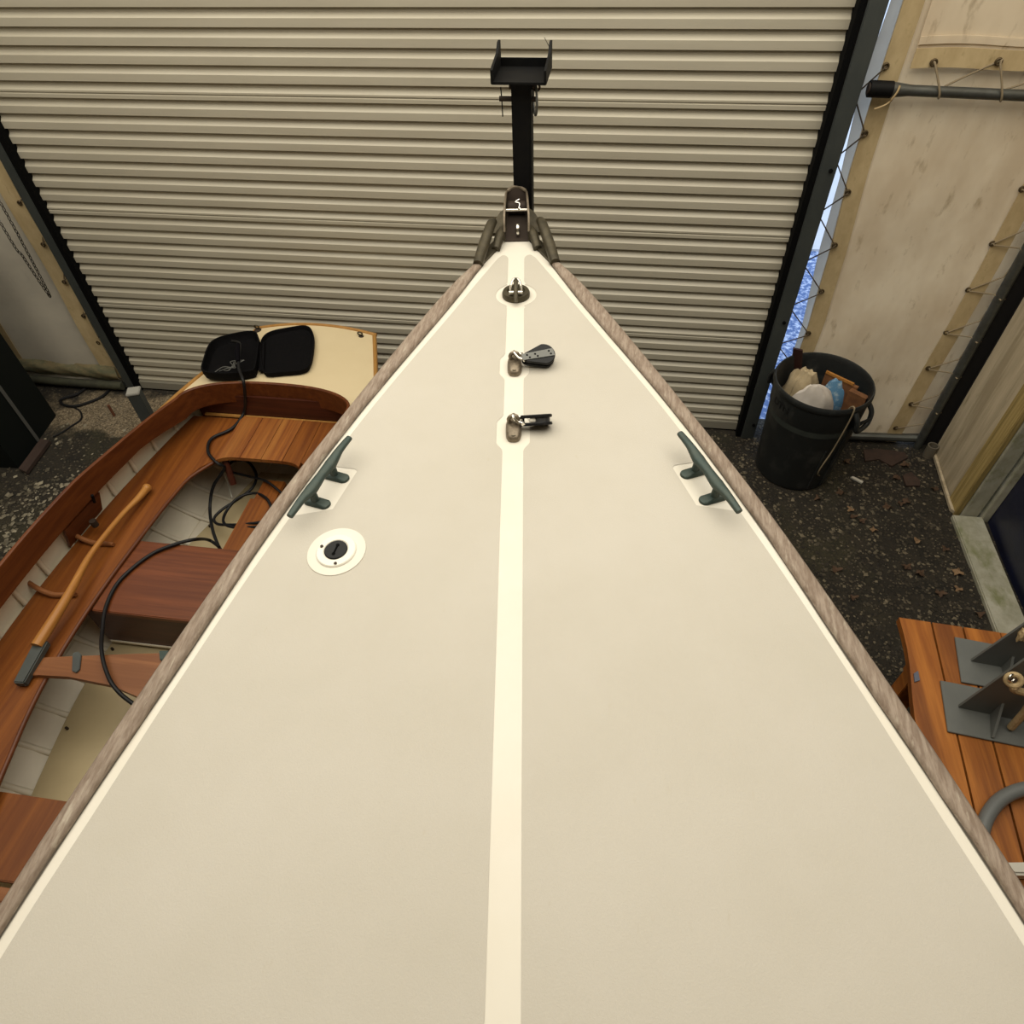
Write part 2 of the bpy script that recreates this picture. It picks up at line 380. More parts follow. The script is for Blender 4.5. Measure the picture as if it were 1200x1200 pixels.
# roller door
dr = setting('door_1', (-1.26, WY, 0))
bm = newbm(); XL, XR = -3.468, .93
z = 2.383 + .0802 * 10; prof = []
k = 0
while z > .10:
    seam = (k % 8 == 6)
    prof += [(WY, z + .0005), (WY + .020, z), (WY + .020, z - .024), (WY, z - .043)]
    if seam: prof += [(WY, z - .052), (WY + .006, z - .053), (WY + .006, z - .058), (WY, z - .062)]
    z -= .0802; k += 1
prof += [(WY, z + .02)]
rows = [[bm.verts.new((x, y, zz)) for y, zz in prof] for x in (XL, XR)]
for i in range(len(prof) - 1): bm.faces.new((rows[0][i], rows[1][i], rows[1][i + 1], rows[0][i + 1]))
part('curtain', bm, M['door'], dr, 0)
part('bottom_rail', box((XL, WY - .012, .012), (XR, WY + .03, z + .021), .004), mat('dull door rail', (.27, .25, .20), .6), dr)
part('floor_seal', box((XL, WY - .004, -.01), (XR, WY + .02, .013)), M['seal_and_shade'], dr)
part('guide_shade_strip', box((-3.505, 3.683, 0), (-3.462, 3.80, 3.4)), M['seal_and_shade'], dr)  # black paints the shade on the inner side of each door post
part('guide_shade_strip', box((.918, 3.655, 0), (.952, 3.80, 3.4)), M['seal_and_shade'], dr)
struct('trim_1', box((-3.565, 3.678, 0), (-3.503, 3.82, 3.6), .004), M['steel_post'])
rp = struct('trim_2', box((.950, 3.64, 0), (1.030, 3.82, 3.6), .004), M['steel_post'])
struct('wall_front', box((-3.64, 3.70, 3.3), (1.075, 3.86, 4.6)), M['tarp_wall'])
for v, u in ((200, 976), (378, 921), (498, 885)):
    p = at(u, v, y=3.64)
    part('bolt_head', cyl((min(p.x - .01, 1.01), 3.642, p.z), (min(p.x - .01, 1.01), 3.632, p.z), .010, 10), M['black_steel'], rp)

# canvas walls either side of the door
TY = 3.70
def canvas(u, v, y=TY): return at(u, v, y=y)
def hx(u, v): return canvas(u, v).x
def lace_holes(bm_parent, pts, mtl, y, r=.011):
    for p in pts:
        bm = newbm(); add_torus(bm, (p.x, y, p.z), r, .005, (0, 1, 0), 14, 6)
        part('eyelet', bm, mtl, bm_parent)
wv = lambda x, z_, a=.006: a * math.sin(3.1 * x + 1.7 * z_) + a * .6 * math.sin(7.3 * z_ - 2.2 * x) + a * .5 * math.sin(11 * x + 1.0)
# right: big sheet from hem beside the door to the corner pole
t = thing('canvas_sheet', (1.6, TY + .02, 0), 'large stained cream canvas sheet beside the right door post, behind the dark bin', 'tarp')
eL = lambda z_: lin([(0, 1.14), (.5, 1.155), (.86, 1.165), (1.28, 1.15), (1.72, 1.115), (2.1, 1.108), (2.41, 1.105), (3.4, 1.10)], z_)
eR = lambda z_: lin([(0, 1.965), (.5, 1.985), (1.3, 2.015), (3.4, 2.03)], z_)
part('sheet', grid(lambda a, b: V(eL(.05 + 3.4 * b) + (eR(.05 + 3.4 * b) - eL(.05 + 3.4 * b)) * a, TY + .02 + wv(a, 3.4 * b), .0 + 3.45 * b), 24, 50, .003), M['canvas'], t, 80)
part('edge_fringe', grid(lambda a, b: V(eL(.06 + 3.4 * b) - lin([(0, .02), (.8, .03), (1.28, .055), (1.7, .035), (1.9, .05), (2.1, .062), (2.4, .042), (3.4, .04)], .06 + 3.4 * b) + a * .07, TY + .033, .06 + 3.4 * b), 2, 40, .002), M['fringe'], t, 80)
part('corner_fringe', grid(lambda a, b: V(eR(.06 + 3.2 * b) - .02 + a * (2.105 + .02 - eR(.06 + 3.2 * b)), TY + .045, .05 + 3.2 * b), 2, 20, .002), M['canvas'], t, 80)
part('hem', grid(lambda a, b: V(eL(.05 + 3.4 * b) + .085 * a, TY + .011 + wv(.085 * a, 3.4 * b), .05 + 3.4 * b), 4, 50, .003), M['hem'], t, 80)
part('hem', grid(lambda a, b: V(eR(.05 + 3.4 * b) - .09 + .09 * a, TY + .011 + wv(1 - .09 + .09 * a, 3.4 * b), .05 + 3.4 * b), 4, 50, .003), M['hem'], t, 80)
gl = [canvas(u, v) for u, v in ((1041, 78), (1017, 157), (995, 226), (976, 288), (957, 342), (941, 391), (926, 432))]
gl = [V(eL(p.z) + .012, 0, p.z) for p in gl]
lace_holes(t, gl, M['grommet'], TY + .005)
gr = [canvas(u, v) for u, v in ((1198, 222), (1163, 286), (1135, 340), (1109, 390), (1088, 432), (1068, 474), (1050, 502))]
lace_holes(t, gr, M['grommet'], TY + .003)
part('bottom_roll', tube([(1.10, TY + .0, .05), (1.5, TY - .012, .045), (1.9, TY, .05), (2.08, TY, .06)], [.03, .026, .028, .03], 8, 10), M['galv'], t)
# lacing cords
pts = []
for a, b in zip(gl, gl[1:]):
    mid = V(1.045, TY + .03, (a.z + b.z) / 2 + .03)
    pts += [V(a.x, TY + .004, a.z), V(a.x - .008, TY - .003, a.z - .01), mid, V(mid.x - .004, TY + .04, mid.z - .03)]
pts += [V(gl[-1].x, TY + .004, gl[-1].z)]
bm = newbm(); add_tube(bm, pts, .0035, 6)
solo('lacing_cord', bm, M['cord_dark'], 'thin dark twine lacing the canvas edge to the right door post', 'cord')
PX, PY = 2.083, 3.675
pts = []
for a, b in zip(gr, gr[1:]):
    zz = (a.z + b.z) / 2 - .02
    pts += [V(a.x, TY, a.z), V(a.x + .006, TY - .012, a.z), V(PX - .03, PY + .01, a.z - .01), V(PX - .005, PY - .031, a.z - .02), V(PX + .03, PY, a.z - .03), V(PX, PY + .03, a.z - .06), V(PX - .028, PY + .014, zz - .02)]
pts += [V(gr[-1].x, TY, gr[-1].z)]
bm = newbm(); add_tube(bm, pts, .004, 6)
solo('lacing_cord', bm, M['cord_tan'], 'tan cord zigzagging between the canvas sheet and the dark corner pole', 'cord')
solo('corner_pole', cyl((PX, PY, 0), (PX, PY, 3.6), .026, 18), M['galv'], 'upright dark metal pole in the right corner with canvas laced to it', 'pole')
# upper flap and pipe
t = thing('canvas_flap', (1.75, TY - .02, 2.1), 'cream canvas flap hanging above the horizontal grey pipe', 'tarp')
zb = at(1090, 79, y=TY - .02).z; xl = at(1067, 80, y=TY - .02).x
part('sheet', grid(lambda a, b: V(xl + .9 * a - .03 * b, TY - .018 + wv(a, b, .004), zb + 1.25 * b), 12, 24, .003), M['canvas'], t, 80)
part('hem', grid(lambda a, b: V(xl - .004 + .9 * a, TY - .027 + wv(a, 0, .004), zb - .004 + .075 * b + .006 * math.sin(9 * a)), 16, 3, .004), M['hem'], t, 80)
part('seam_band', grid(lambda a, b: V(xl - .004 + .9 * a, TY - .024, zb + .085 + .03 * b + .006 * math.sin(9 * a)), 16, 2, .004), M['canvas'], t, 80)
part('seam_band', grid(lambda a, b: V(xl - .01 + .9 * a, TY - .024, zb + .30 + .05 * b + .02 * a), 8, 2, .003), M['hem_left'], t, 80)
gu = [at(1094, 73, y=TY - .03), at(1170, 72, y=TY - .03), V(2.02, 0, zb + .05)]
lace_holes(t, gu, M['grommet'], TY - .034, .012)
pa = at(1020, 104, y=3.655); pb = at(1200, 112, y=3.655); dxp = (pb - pa)
pe = pa + dxp * 1.62
t = thing('horizontal_pipe', pa, 'horizontal grey metal pipe running right from the door post below the canvas flap', 'pipe')
bm = newbm(); add_tube(bm, [pa + dxp * .12, pa + dxp * .26, pe], [.033, .0225, .0225], 18); part('pipe', bm, M['galv'], t)
part('end_socket', cyl(pa - dxp * .01, pa + dxp * .14, .034, 18), M['black_steel'], t)
part('end_plug', cyl(pa - dxp * .018, pa, .024, 14), M['rust'], t)
pts = []
for i, g in enumerate(gu):
    f = (g.x + .06 - pa.x) / dxp.x; c = pa + dxp * f
    pts += [V(g.x, TY - .03, g.z), V(g.x + .006, TY - .045, g.z - .006), c + V(-.006, -.025, .012), c + V(.006, -.016, -.022), c + V(.014, .024, -.012), c + V(.03, .028, .014)]
bm = newbm(); add_tube(bm, catmull(pts, 4), .0045, 6)
solo('lacing_cord', bm, M['cord_tan'], 'tan cord tying the canvas flap down around the horizontal pipe', 'cord')
c = pa + dxp * .155
bm = newbm(); add_tube(bm, catmull([c + V(.01, -.03, .026), c + V(.006, -.036, 0), c + V(-.004, -.028, -.03), c + V(-.002, -.02, -.036), c + V(-.02, -.02, -.055), c + V(-.06, -.015, -.075)], 6), .0045, 6)
solo('tie_cord', bm, M['rope_tan'], 'short pale cord end knotted round the left end of the pipe', 'cord')

# left canvas
t = thing('canvas_sheet', (-4.2, TY + .02, 0), 'grey cream canvas sheet left of the door behind the hanging chain', 'tarp')
LL = lambda z_: lin([(0, -4.36), (.5, -4.335), (1.0, -4.35), (3, -4.4)], z_)
LR = -3.592
part('sheet', grid(lambda a, b: V(-5.15 + (LR + 5.15) * a, TY + .02 + wv(a * 2, 3.2 * b, .012), .0 + 3.4 * b), 26, 46, .003), M['canvas_left'], t, 80)
part('hem', grid(lambda a, b: V(LR - .12 + .12 * a, TY + .006 + wv(2, 3.2 * b, .012), .10 + 3.3 * b), 3, 46, .003), M['hem'], t, 80)
part('hem', grid(lambda a, b: V(LL(.1 + 3.2 * b) - .06 + .075 * a, TY + .000, .10 + 3.3 * b), 3, 30, .003), M['hem_left'], t, 80)
part('skirt', grid(lambda a, b: V(-4.42 + (LR + 4.42) * a, TY + .004 - .028 * math.sin(pi * b) + .006 * math.sin(21 * a + 9 * b), .075 + .13 * b + .02 * (1 - a)), 20, 6, .003), M['hem_low'], t, 80)
gq = [canvas(u, v) for u, v in ((24, 238), (54, 287), (80, 331), (104, 371), (121, 402))]
gq = [V(LR - .022, 0, p.z) for p in gq]
lace_holes(t, gq, M['grommet'], TY + .0)
pts = []
for a, b in zip(gq, gq[1:]):
    pts += [V(a.x, TY, a.z), V(a.x + .012, TY - .01, a.z + .01), V(-3.575, TY + .02, a.z + .04), V(-3.570, TY + .04, (a.z + b.z) / 2)]
pts += [V(gq[-1].x, TY, gq[-1].z)]
bm = newbm(); add_tube(bm, pts, .0032, 6)
solo('lacing_cord', bm, M['cord_dark'], 'thin dark twine lacing the left canvas to the left door post', 'cord')
solo('ground_pipe', tube([(-4.55, 3.685, .055), (-4.1, 3.672, .05), (-3.585, 3.675, .05)], .032, 4, 12), mat('mossy dark pipe', (.06, .06, .035), .7, col2=(.03, .03, .02), scale=(12, 12, 12)), 'mossy dark pipe along the ground under the left canvas skirt', 'pipe')
# hand chain
c0 = at(-6, 226, y=3.60); c1 = at(57, 343, y=3.60); c2 = at(-6, 250, y=3.60)
path = catmull([c0 + V(.02, .03, 1.9), c0, c0.lerp(c1, .5) + V(.004, 0, 0), c1 + V(0, 0, .008), c1 + V(-.012, 0, -.004), c2.lerp(c1, .5) + V(-.008, 0, -.01), c2, c2 + V(.02, .03, 2.0)], 60)
bm = newbm(); acc = 0; k = 0; last = path[0]
for a, b in zip(path, path[1:]):
    acc += (b - a).length
    if acc >= .023:
        acc = 0; d = (b - last).normalized(); c = (b + last) / 2
        nrm = V(0, 1, 0) if k % 2 else d.cross(V(0, 1, 0)); add_torus(bm, c, .0075, .0026, nrm, 10, 5, 2.0, up=d); k += 1; last = b
solo('hand_chain', bm, M['chain'], 'long loop of dull chain hanging in front of the left canvas', 'chain')

# right side wall: boarding, mossy jamb, sill, dark blue sheet in the opening
struct('wall_right', box((2.17, 3.10, .0), (2.20, 3.625, 4.6)), M['wallboard'])
struct('wall_corner', box((2.106, 3.705, 0), (2.40, 3.80, 4.6)), M['corner_shade'])  # backing painted near-black for the shaded gap between pole and boarding
struct('wall_corner_return', box((2.205, 3.2, 0), (2.30, 3.70, 4.6)), M['corner_shade'])
struct('trim_3', box((2.150, 3.075, .0), (2.185, 3.20, 4.6), .004), M['yellow_timber'])
struct('trim_4', box((2.187, 3.06, .0), (2.275, 3.10, 4.6), .003), M['grey_timber'])
struct('trim_5', box((2.292, 3.04, .0), (2.335, 3.09, 4.6), .003), M['grey_timber'])
struct('trim_6', box((2.13, -.6, -.02), (2.30, 3.058, .028), .006), M['grey_timber'])
bm = grid(lambda a, b: V(2.36 + .02 * math.sin(5 * a + 3 * b) + .012 * math.sin(13 * a - 4 * b), -.6 + 3.75 * a, .0 + 3.2 * b), 40, 24, .004)
solo('plastic_sheet', bm, M['blue_sheet'], 'dark blue plastic sheet hanging in the opening behind the mossy sill', 'tarp', smooth=80)
struct('wall_right_2', box((2.40, -3.2, 0), (2.46, 3.2, 4.6)), M['tarp_wall'])
solo('plank', slab([(2.172, 3.60, .012), (2.157, 3.605, .012), (2.132, 3.10, .012), (2.148, 3.08, .012)], .020, (0, 0, 1)), M['wallboard'], 'thin mossy batten on the ground along the foot of the grey boarding', 'plank', smooth=0)
bm = newbm(); lathe(bm, (2.135, 3.60, 0), [(0, 0), (.034, 0), (.034, .09), (.026, .09), (.026, .02), (0, .02)], 16)
solo('pipe_stub', bm, mat('dusty grey pipe stub', (.13, .11, .08), .7), 'short dusty pipe stub at the foot of the corner between pole and boarding', 'pipe')

# ------------------------------------------------------------ light
def area(name, loc, size, power, color, rot=(0, 0, 0), sy=None):
    l = bpy.data.lights.new(name, 'AREA'); l.energy = power; l.color = color; l.shape = 'RECTANGLE'; l.size = size; l.size_y = sy or size
    o = bpy.data.objects.new(name, l); COL.objects.link(o); o.location = loc; o.rotation_euler = rot; return o
area('roof_daylight', (-.9, 1.8, 4.5), 6.6, 226, (1, .945, .82), sy=3.6)
w = bpy.data.worlds.new('sky'); S.world = w; w.use_nodes = True
w.node_tree.nodes['Background'].inputs[0].default_value = (.62, .76, 1.0, 1); w.node_tree.nodes['Background'].inputs[1].default_value = 1.6
S.view_settings.view_transform = 'Standard'; S.view_settings.look = 'None'; S.view_settings.gamma = 1; S.view_settings.use_curve_mapping = False
S.view_settings.exposure = 0
# ------------------------------------------------------------ the large sailboat (deck seen from above)
BO = V(-.363, 2.40, 0); BT = V(.130, -.9915, 0).normalized(); BQ = V(-BT.y, BT.x, 0)
def zdeck(s, o): return 1.95 - .02 * s - .06 * o * o
def D(s, o, dz=0.0):
    p = BO + BT * s + BQ * o; p.z = zdeck(s, o) + dz; return p
W_OUT = smooth_tab([(0, .062), (.04, .078), (.17, .148), (.31, .221), (.60, .342), (.97, .487), (1.30, .609), (1.65, .718), (1.92, .797), (2.15, .858), (2.6, .96), (3.2, 1.06), (4.0, 1.12), (4.8, 1.10), (5.6, .98)])
W_IN = smooth_tab([(0, .042), (.04, .055), (.18, .122), (.413, .212), (.97, .447), (1.37, .592), (1.72, .697), (1.96, .772), (2.19, .838), (2.6, .94), (3.2, 1.04), (4.0, 1.10), (4.8, 1.08), (5.6, .96)])
W_MAR = smooth_tab([(.117, .062), (.30, .140), (.46, .206), (.97, .424), (1.405, .580), (1.75, .686), (2.0, .757), (2.19, .812), (2.6, .91), (3.2, 1.01), (4.0, 1.07), (4.8, 1.05), (5.6, .93)])
LB = 5.6
bt = thing('sailboat', D(2.6, 0) * 1.0 - V(0, 0, 1.15), 'large white and grey decked sailboat filling the middle, bow towards the roller door', 'boat')
# hull
def hull_pt(s, k):
    """k 0..1 from the sheer down to the keel, for the right half"""
    w = W_OUT(s) - .012; zt = zdeck(s, W_OUT(s)) - .02
    zk = .78 + (zt - .06 - .78) * max(0, 1 - s / 1.5) ** 1.6
    prof = [(1, 0), (.95, .2), (.86, .45), (.68, .7), (.36, .9), (.02, 1)]
    x = k * 5; i = min(int(x), 4); t = x - i
    a, b = prof[i], prof[i + 1]; ww = (a[0] + (b[0] - a[0]) * t) * w; zz = a[1] + (b[1] - a[1]) * t
    return ww, zt + (zk - zt) * zz
def hullfn(a, b):
    s = LB * a ** 1.3; k = abs(2 * b - 1); sg = 1 if b > .5 else -1
    ww, zz = hull_pt(s, 1 - (1 - k) if False else k)
    return s, ww, zz, sg
bm = newbm(); rows = []
NS = 40
for i in range(NS + 1):
    s = LB * (i / NS) ** 1.3; row = []
    for j in range(21):
        q = j / 10 - 1; k = 1 - abs(q); sg = -1 if q < 0 else 1
        ww, zz = hull_pt(s, k)
        p = BO + BT * s + BQ * (ww * sg); p.z = zz; row.append(bm.verts.new(p))
    rows.append(row)
for i in range(NS):
    for j in range(20): bm.faces.new((rows[i][j], rows[i + 1][j], rows[i + 1][j + 1], rows[i][j + 1]))
bm.faces.new(rows[-1]); bm.faces.new(rows[0][::-1])
part('hull', bm, M['hull_paint'], bt)
def deckgrid(fl, fr, s0, s1, ns, nw, dz, th=0.0, sm=None):
    bm = newbm(); R = []
    st = sm if sm else [s0 + (s1 - s0) * i / ns for i in range(ns + 1)]
    for s in st:
        l, r = fl(s), fr(s); R.append([bm.verts.new(D(s, l + (r - l) * j / nw, dz)) for j in range(nw + 1)])
    for A, B in zip(R, R[1:]):
        for j in range(nw): bm.faces.new((A[j], B[j], B[j + 1], A[j + 1]))
    if th: solidify(bm, th)
    return bm
part('deck', deckgrid(lambda s: -W_IN(s), lambda s: W_IN(s), 0, LB, 70, 24, 0), M['white_gel'], bt, 60)
# nonskid areas either side of the centre stripe
def bump_f(s, a, b, e=.017):
    def st(x): x = max(0, min(1, x)); return x * x * (3 - 2 * x)
    return st((s - a + e) / (2 * e)) * st((b + e - s) / (2 * e))
def inner(s, side):
    h = (.0275 if side > 0 else .0300) - (.004 if side > 0 else -.001) * min(1, s / 2)
    d = abs(s - .368)
    if d < .068: h = max(h, math.sqrt(.068 ** 2 - d * d))
    elif d < .08: h = max(h, .0275 + .008 * (.08 - d) / .012)
    h += .0155 * bump_f(s, .705, .80) + .017 * bump_f(s, .985, 1.095)
    return h
def outer(s):
    w = W_MAR(s)
    if 1.143 < s <= 1.164: return w + (.404 - w) * (s - 1.143) / .021
    if 1.164 < s < 1.30: return .404 + (.447 - .404) * (s - 1.164) / .136
    if 1.30 <= s < 1.312: return .447 + (w - .447) * (s - 1.30) / .012
    return w
S0 = .108
st = [S0 + .03 * (i / 10) ** 2 for i in range(10)]
x = .138
while x < LB: st.append(x); x += .008 if x < 1.35 else .06
st.append(LB)
def rounded(fn, side):
    def g(s):
        a, b = inner(s, side), outer(s) if fn == 'o' else 0
        if s < .138:
            t = 1 - (s - S0) / .03; t = math.sqrt(max(0, 1 - t * t)); mid = .047
            if fn == 'o': return mid + (outer(s) - mid) * t
            return mid + (a - mid) * t
        return b if fn == 'o' else a
    return g
for side in (1, -1):
    o_, i_ = rounded('o', side), rounded('i', side)
    part('nonskid_panel', deckgrid(lambda s: side * i_(s), lambda s: side * o_(s), 0, 0, 0, 14, .0012, sm=st), M['nonskid'], bt, 60)
# weathered timber rails
for side in (1, -1):
    bm = newbm(); R = []
    n = 90
    for i in range(n + 1):
        s = .165 + (LB - .165) * (i / n) ** 1.4
        a, b = W_IN(s), W_OUT(s) + .004; zt = zdeck(s, a)
        jit = .0015 * math.sin(37 * s + side) + .001 * math.sin(91 * s)
        row = []
        for o, dz in ((a - .001 + jit, -.03), (a + jit, .008), (a + .006, .013), (b - .010, .012), (b, .002), (b + .002, -.035), (b - .012, -.05)):
            p = D(s, o * side); p.z = zt + dz; row.append(bm.verts.new(p))
        R.append(row)
    for A, B in zip(R, R[1:]):
        for j in range(6): bm.faces.new((A[j], B[j], B[j + 1], A[j + 1]))
        bm.faces.new((A[6], B[6], B[0], A[0]))
    bm.faces.new(R[0]); bm.faces.new(R[-1][::-1])
    part('rub_rail', bm, M['teak'], bt, 50)
for side in (1, -1):
    part('caulking', deckgrid(lambda s: side * (W_IN(s) - .0035), lambda s: side * (W_IN(s) + .001), .17, LB, 90, 1, .0016), mat('dark seam', (.10, .085, .065), .9), bt, 0)
# inspection plate
hc = D(1.432, -.412); hn = (D(1.432, -.402) - D(1.432, -.422)).cross(D(1.442, -.412) - D(1.422, -.412)); hn = hn.normalized() * (1 if hn.z > 0 else -1)
if hn.z < 0: hn = -hn
def ondeck(c, nrm, a, r): # point on a small circle round a deck point
    e1 = BT - nrm * BT.dot(nrm); e1.normalize(); e2 = nrm.cross(e1); return c + e1 * (r * math.cos(a)) + e2 * (r * math.sin(a))
bm = newbm(); lathe(bm, hc, [(0, .001), (.0695, .001), (.0695, .0025), (.069, .003), (0, .003)], 48, hn); ringp = part('painted_ring', bm, M['white_gel'], bt)
bm = newbm(); lathe(bm, hc, [(0, .003), (.0475, .003), (.0475, .005), (.045, .0075), (.030, .0085), (.0285, .0065), (0, .006)], 48, hn)
pl = part('deck_plate', bm, mat('white plastic plate', (.80, .76, .66), .3), bt)
bm = newbm(); lathe(bm, hc, [(0, .006), (.0275, .006), (.0275, .0085), (.0255, .0100), (.009, .0095), (0, .0095)], 36, hn)
part('cap', bm, M['black_plastic'], pl, label='black screw cap with a slot')
bm = newbm(); e1 = (D(1.40, -.405) - D(1.46, -.418)).normalized()
add_tube(bm, [hc + hn * .0102 - e1 * .013, hc + hn * .0102 + e1 * .013], .0021, 8); add_cyl(bm, hc + hn * .0095 - e1 * .013, hc + hn * .0108 - e1 * .013, .0042, 12); add_cyl(bm, hc + hn * .0095 + e1 * .013, hc + hn * .0108 + e1 * .013, .0042, 12)
part('key_slot', bm, M['seal_and_shade'], pl)
for u, v in ((377, 640), (410, 634), (393, 660)):
    p = at(u, v, z=hc.z + .008); bm = newbm(); add_cyl(bm, p - hn * .004, p + hn * .001, .0038, 10); part('screw', bm, M['rust'], pl)
# mooring cleats
def cleat(side):
    A = D(1.098, side * .428, .052); B = D(1.361, side * .527, .052); ax = (B - A).normalized(); C_ = (A + B) / 2
    inb = (BQ * -side - ax * (BQ * -side).dot(ax)).normalized()
    c = part('cleat', tube([A, A.lerp(B, .18) + V(0, 0, .002), A.lerp(B, .34) - V(0, 0, .004), C_ - V(0, 0, .002), A.lerp(B, .66) - V(0, 0, .004), A.lerp(B, .82) + V(0, 0, .002), B],
             [.0085, .0105, .0155, .0125, .0155, .0105, .0085], 8, 12, flat=(1.0, .85)), M['patina'], bt, 50, label='greenish bronze mooring cleat')
    for t in (.335, .665):
        q = A.lerp(B, t); g = q.copy(); so = (q - BO); g.z = zdeck(so.dot(BT), so.dot(BQ))
        up = V(0, 0, 1); bm = newbm()
        for k, (rw, rl, z_) in enumerate(((.0155, .037, -.004), (.0155, .037, .005), (.0135, .035, .008), (.009, .011, .012), (.0085, .0095, .034), (.010, .011, .048))):
            ring = []
            for n in range(24):
                a = 2 * pi * n / 24; lx = math.cos(a); ly = math.sin(a)
                ex = rl - rw if rl > rw else 0
                off = inb * (rw * lx + (ex if lx > 0 else -ex)) + ax * (rw * ly)
                ring.append(bm.verts.new(g + inb * (.004 if k < 3 else .0) + off + up * z_))
            if k == 0: bm.faces.new(ring[::-1])
            else:
                for n in range(24): bm.faces.new((prev[n], prev[(n + 1) % 24], ring[(n + 1) % 24], ring[n]))
            prev = ring
        bm.faces.new(prev); part('foot', bm, M['patina'], c, 45)
cleat(1); cleat(-1)
# centre-line pad eye with shackle
pc = D(.372, 0)
bm = newbm(); lathe(bm, pc, [(0, 0), (.046, 0), (.046, .012), (.043, .018), (.030, .020), (.026, .016), (0, .015)], 36)
pe_ = part('pad_eye', bm, M['bronze'], bt)
bm = newbm(); add_tube(bm, catmull([pc - BT * .050 + V(0, 0, .018), pc - BT * .042 + V(0, 0, .034), pc - BT * .012 + V(0, 0, .046), pc + BT * .02 + V(0, 0, .042), pc + BT * .045 + V(0, 0, .026), pc + BT * .060 + V(0, 0, .012)], 6), [.0075] * 31, 10)
part('eye_bar', bm, M['bronze'], pe_)
bm = newbm(); q = pc + V(0, 0, .036)
add_tube(bm, catmull([q + BQ * -.017 + BT * .028 - V(0, 0, .006), q + BQ * -.017 + BT * .0, q + BQ * -.011 - BT * .02 + V(0, 0, .008), q - BT * .026 + V(0, 0, .011), q + BQ * .011 - BT * .02 + V(0, 0, .008), q + BQ * .017, q + BQ * .017 + BT * .028 - V(0, 0, .006)], 5), .0038, 8)
add_cyl(bm, q + BQ * -.022 + BT * .030 - V(0, 0, .006), q + BQ * .022 + BT * .030 - V(0, 0, .006), .006, 10)
solo('shackle', bm, M['silver'], 'small shiny shackle on the round bronze pad eye near the bow', 'shackle')
# two bronze eye bases and their blocks
def eyebase(s):
    c = D(s, -.001); bm = newbm()
    for k, (a, z_) in enumerate(((1, 0), (1, .008), (.9, .016), (.55, .021))):
        ring = [bm.verts.new(c + BT * (.046 * a * math.copysign(abs(math.cos(n * pi / 12)) ** .7, math.cos(n * pi / 12))) + BQ * (.0215 * a * math.copysign(abs(math.sin(n * pi / 12)) ** .7, math.sin(n * pi / 12))) + V(0, 0, z_)) for n in range(24)]
        if k == 0: bm.faces.new(ring[::-1])
        else:
            for n in range(24): bm.faces.new((prev[n], prev[(n + 1) % 24], ring[(n + 1) % 24], ring[n]))
        prev = ring
    bm.faces.new(prev)
    e = part('eye_base', bm, M['pale_bronze'], bt, 50)
    bm = newbm(); add_torus(bm, c - BT * .012 + V(0, 0, .030), .013, .0055, BT, 18, 8); part('eye_loop', bm, M['pale_bronze'], e)
    for d in (-.034, .034):
        bm = newbm(); add_cyl(bm, c + BT * d + V(0, 0, .008), c + BT * d + V(0, 0, .0175), .007, 12); part('screw', bm, M['bronze'], e)
    return c
def teardrop(L_, r0, r1, n=14):
    pts = [(r0 * math.cos(a), r0 * math.sin(a)) for a in [pi / 2 + .25 + (pi - .5) * k / n for k in range(n + 1)]]
    pts += [(L_ + r1 * math.cos(a), r1 * math.sin(a)) for a in [-pi / 2 + pi * k / n for k in range(n + 1)]]
    return pts
c1 = eyebase(.757)
dv = (D(.728, .113) - D(.752, .024)); dv.z = 0; dv.normalize(); dn = V(-dv.y, dv.x, 0)
b1 = thing('pulley_block', D(.742, .075), 'teardrop black pulley block with grey strap lying beside the upper of two bronze eyes', 'pulley')
base = D(.752, .034, .016)
def lay(pts, z0, z1):
    bm = prism(pts, z0, z1)
    for v in bm.verts: v.co = base + dv * v.co.x + T1 @ (dn * v.co.y + V(0, 0, v.co.z))
    return bm
T1 = Matrix.Rotation(math.radians(24), 3, dv)
part('cheek', bevel_all(lay(teardrop(.050, .014, .034), .0, .010), .002, 1), M['black_plastic'], b1)
part('sheave', lay([(.052 + .022 * math.cos(a), .022 * math.sin(a)) for a in [2 * pi * k / 24 for k in range(24)]], .0095, .0175), M['black_plastic'], b1)
part('cheek', bevel_all(lay(teardrop(.050, .014, .034), .017, .027), .002, 1), M['black_plastic'], b1)
stp = part('strap', lay([(-.016, -.010), (.080, -.012), (.080, .012), (-.016, .010)], .027, .0295), M['grey_strap'], b1)
for x_, y_ in ((.0, .004), (.006, -.005), (.024, .003), (.030, -.005), (.066, .005), (.070, -.005)):
    bm = newbm(); add_cyl(bm, base + dv * x_ + T1 @ (dn * y_ + V(0, 0, .0293)), base + dv * x_ + T1 @ (dn * y_ + V(0, 0, .0302)), .003, 10); part('hole', bm, M['seal_and_shade'], stp)
bm = newbm(); q = c1 - BT * .012 + V(0, 0, .030); e_ = base - dv * .010 + V(0, 0, .018)
add_tube(bm, catmull([e_ + dn * .011, q.lerp(e_, .4) + dn * .013 + V(0, 0, .004), q + V(0, 0, .013) + dn * .006, q + V(0, 0, .013) - dn * .006, q.lerp(e_, .4) - dn * .013 + V(0, 0, .004), e_ - dn * .011], 5), .0042, 8); add_cyl(bm, e_ + dn * .017, e_ - dn * .017, .0052, 10)
solo('shackle', bm, M['silver'], 'small steel shackle joining the strapped black block to its bronze eye', 'shackle')
c2 = eyebase(1.035)
b2 = thing('pulley_block', D(1.03, .07), 'black pulley block seen edge on beside the lower of two bronze eyes', 'pulley')
dv = (D(1.019, .102) - D(1.026, .0)); dv.z = 0; dv.normalize(); dn = V(-dv.y, dv.x, 0)
base = D(1.024, .030, .026); U2 = V(0, -.76, .65); U2 = (U2 - dv * U2.dot(dv)).normalized(); N2 = U2.cross(dv)
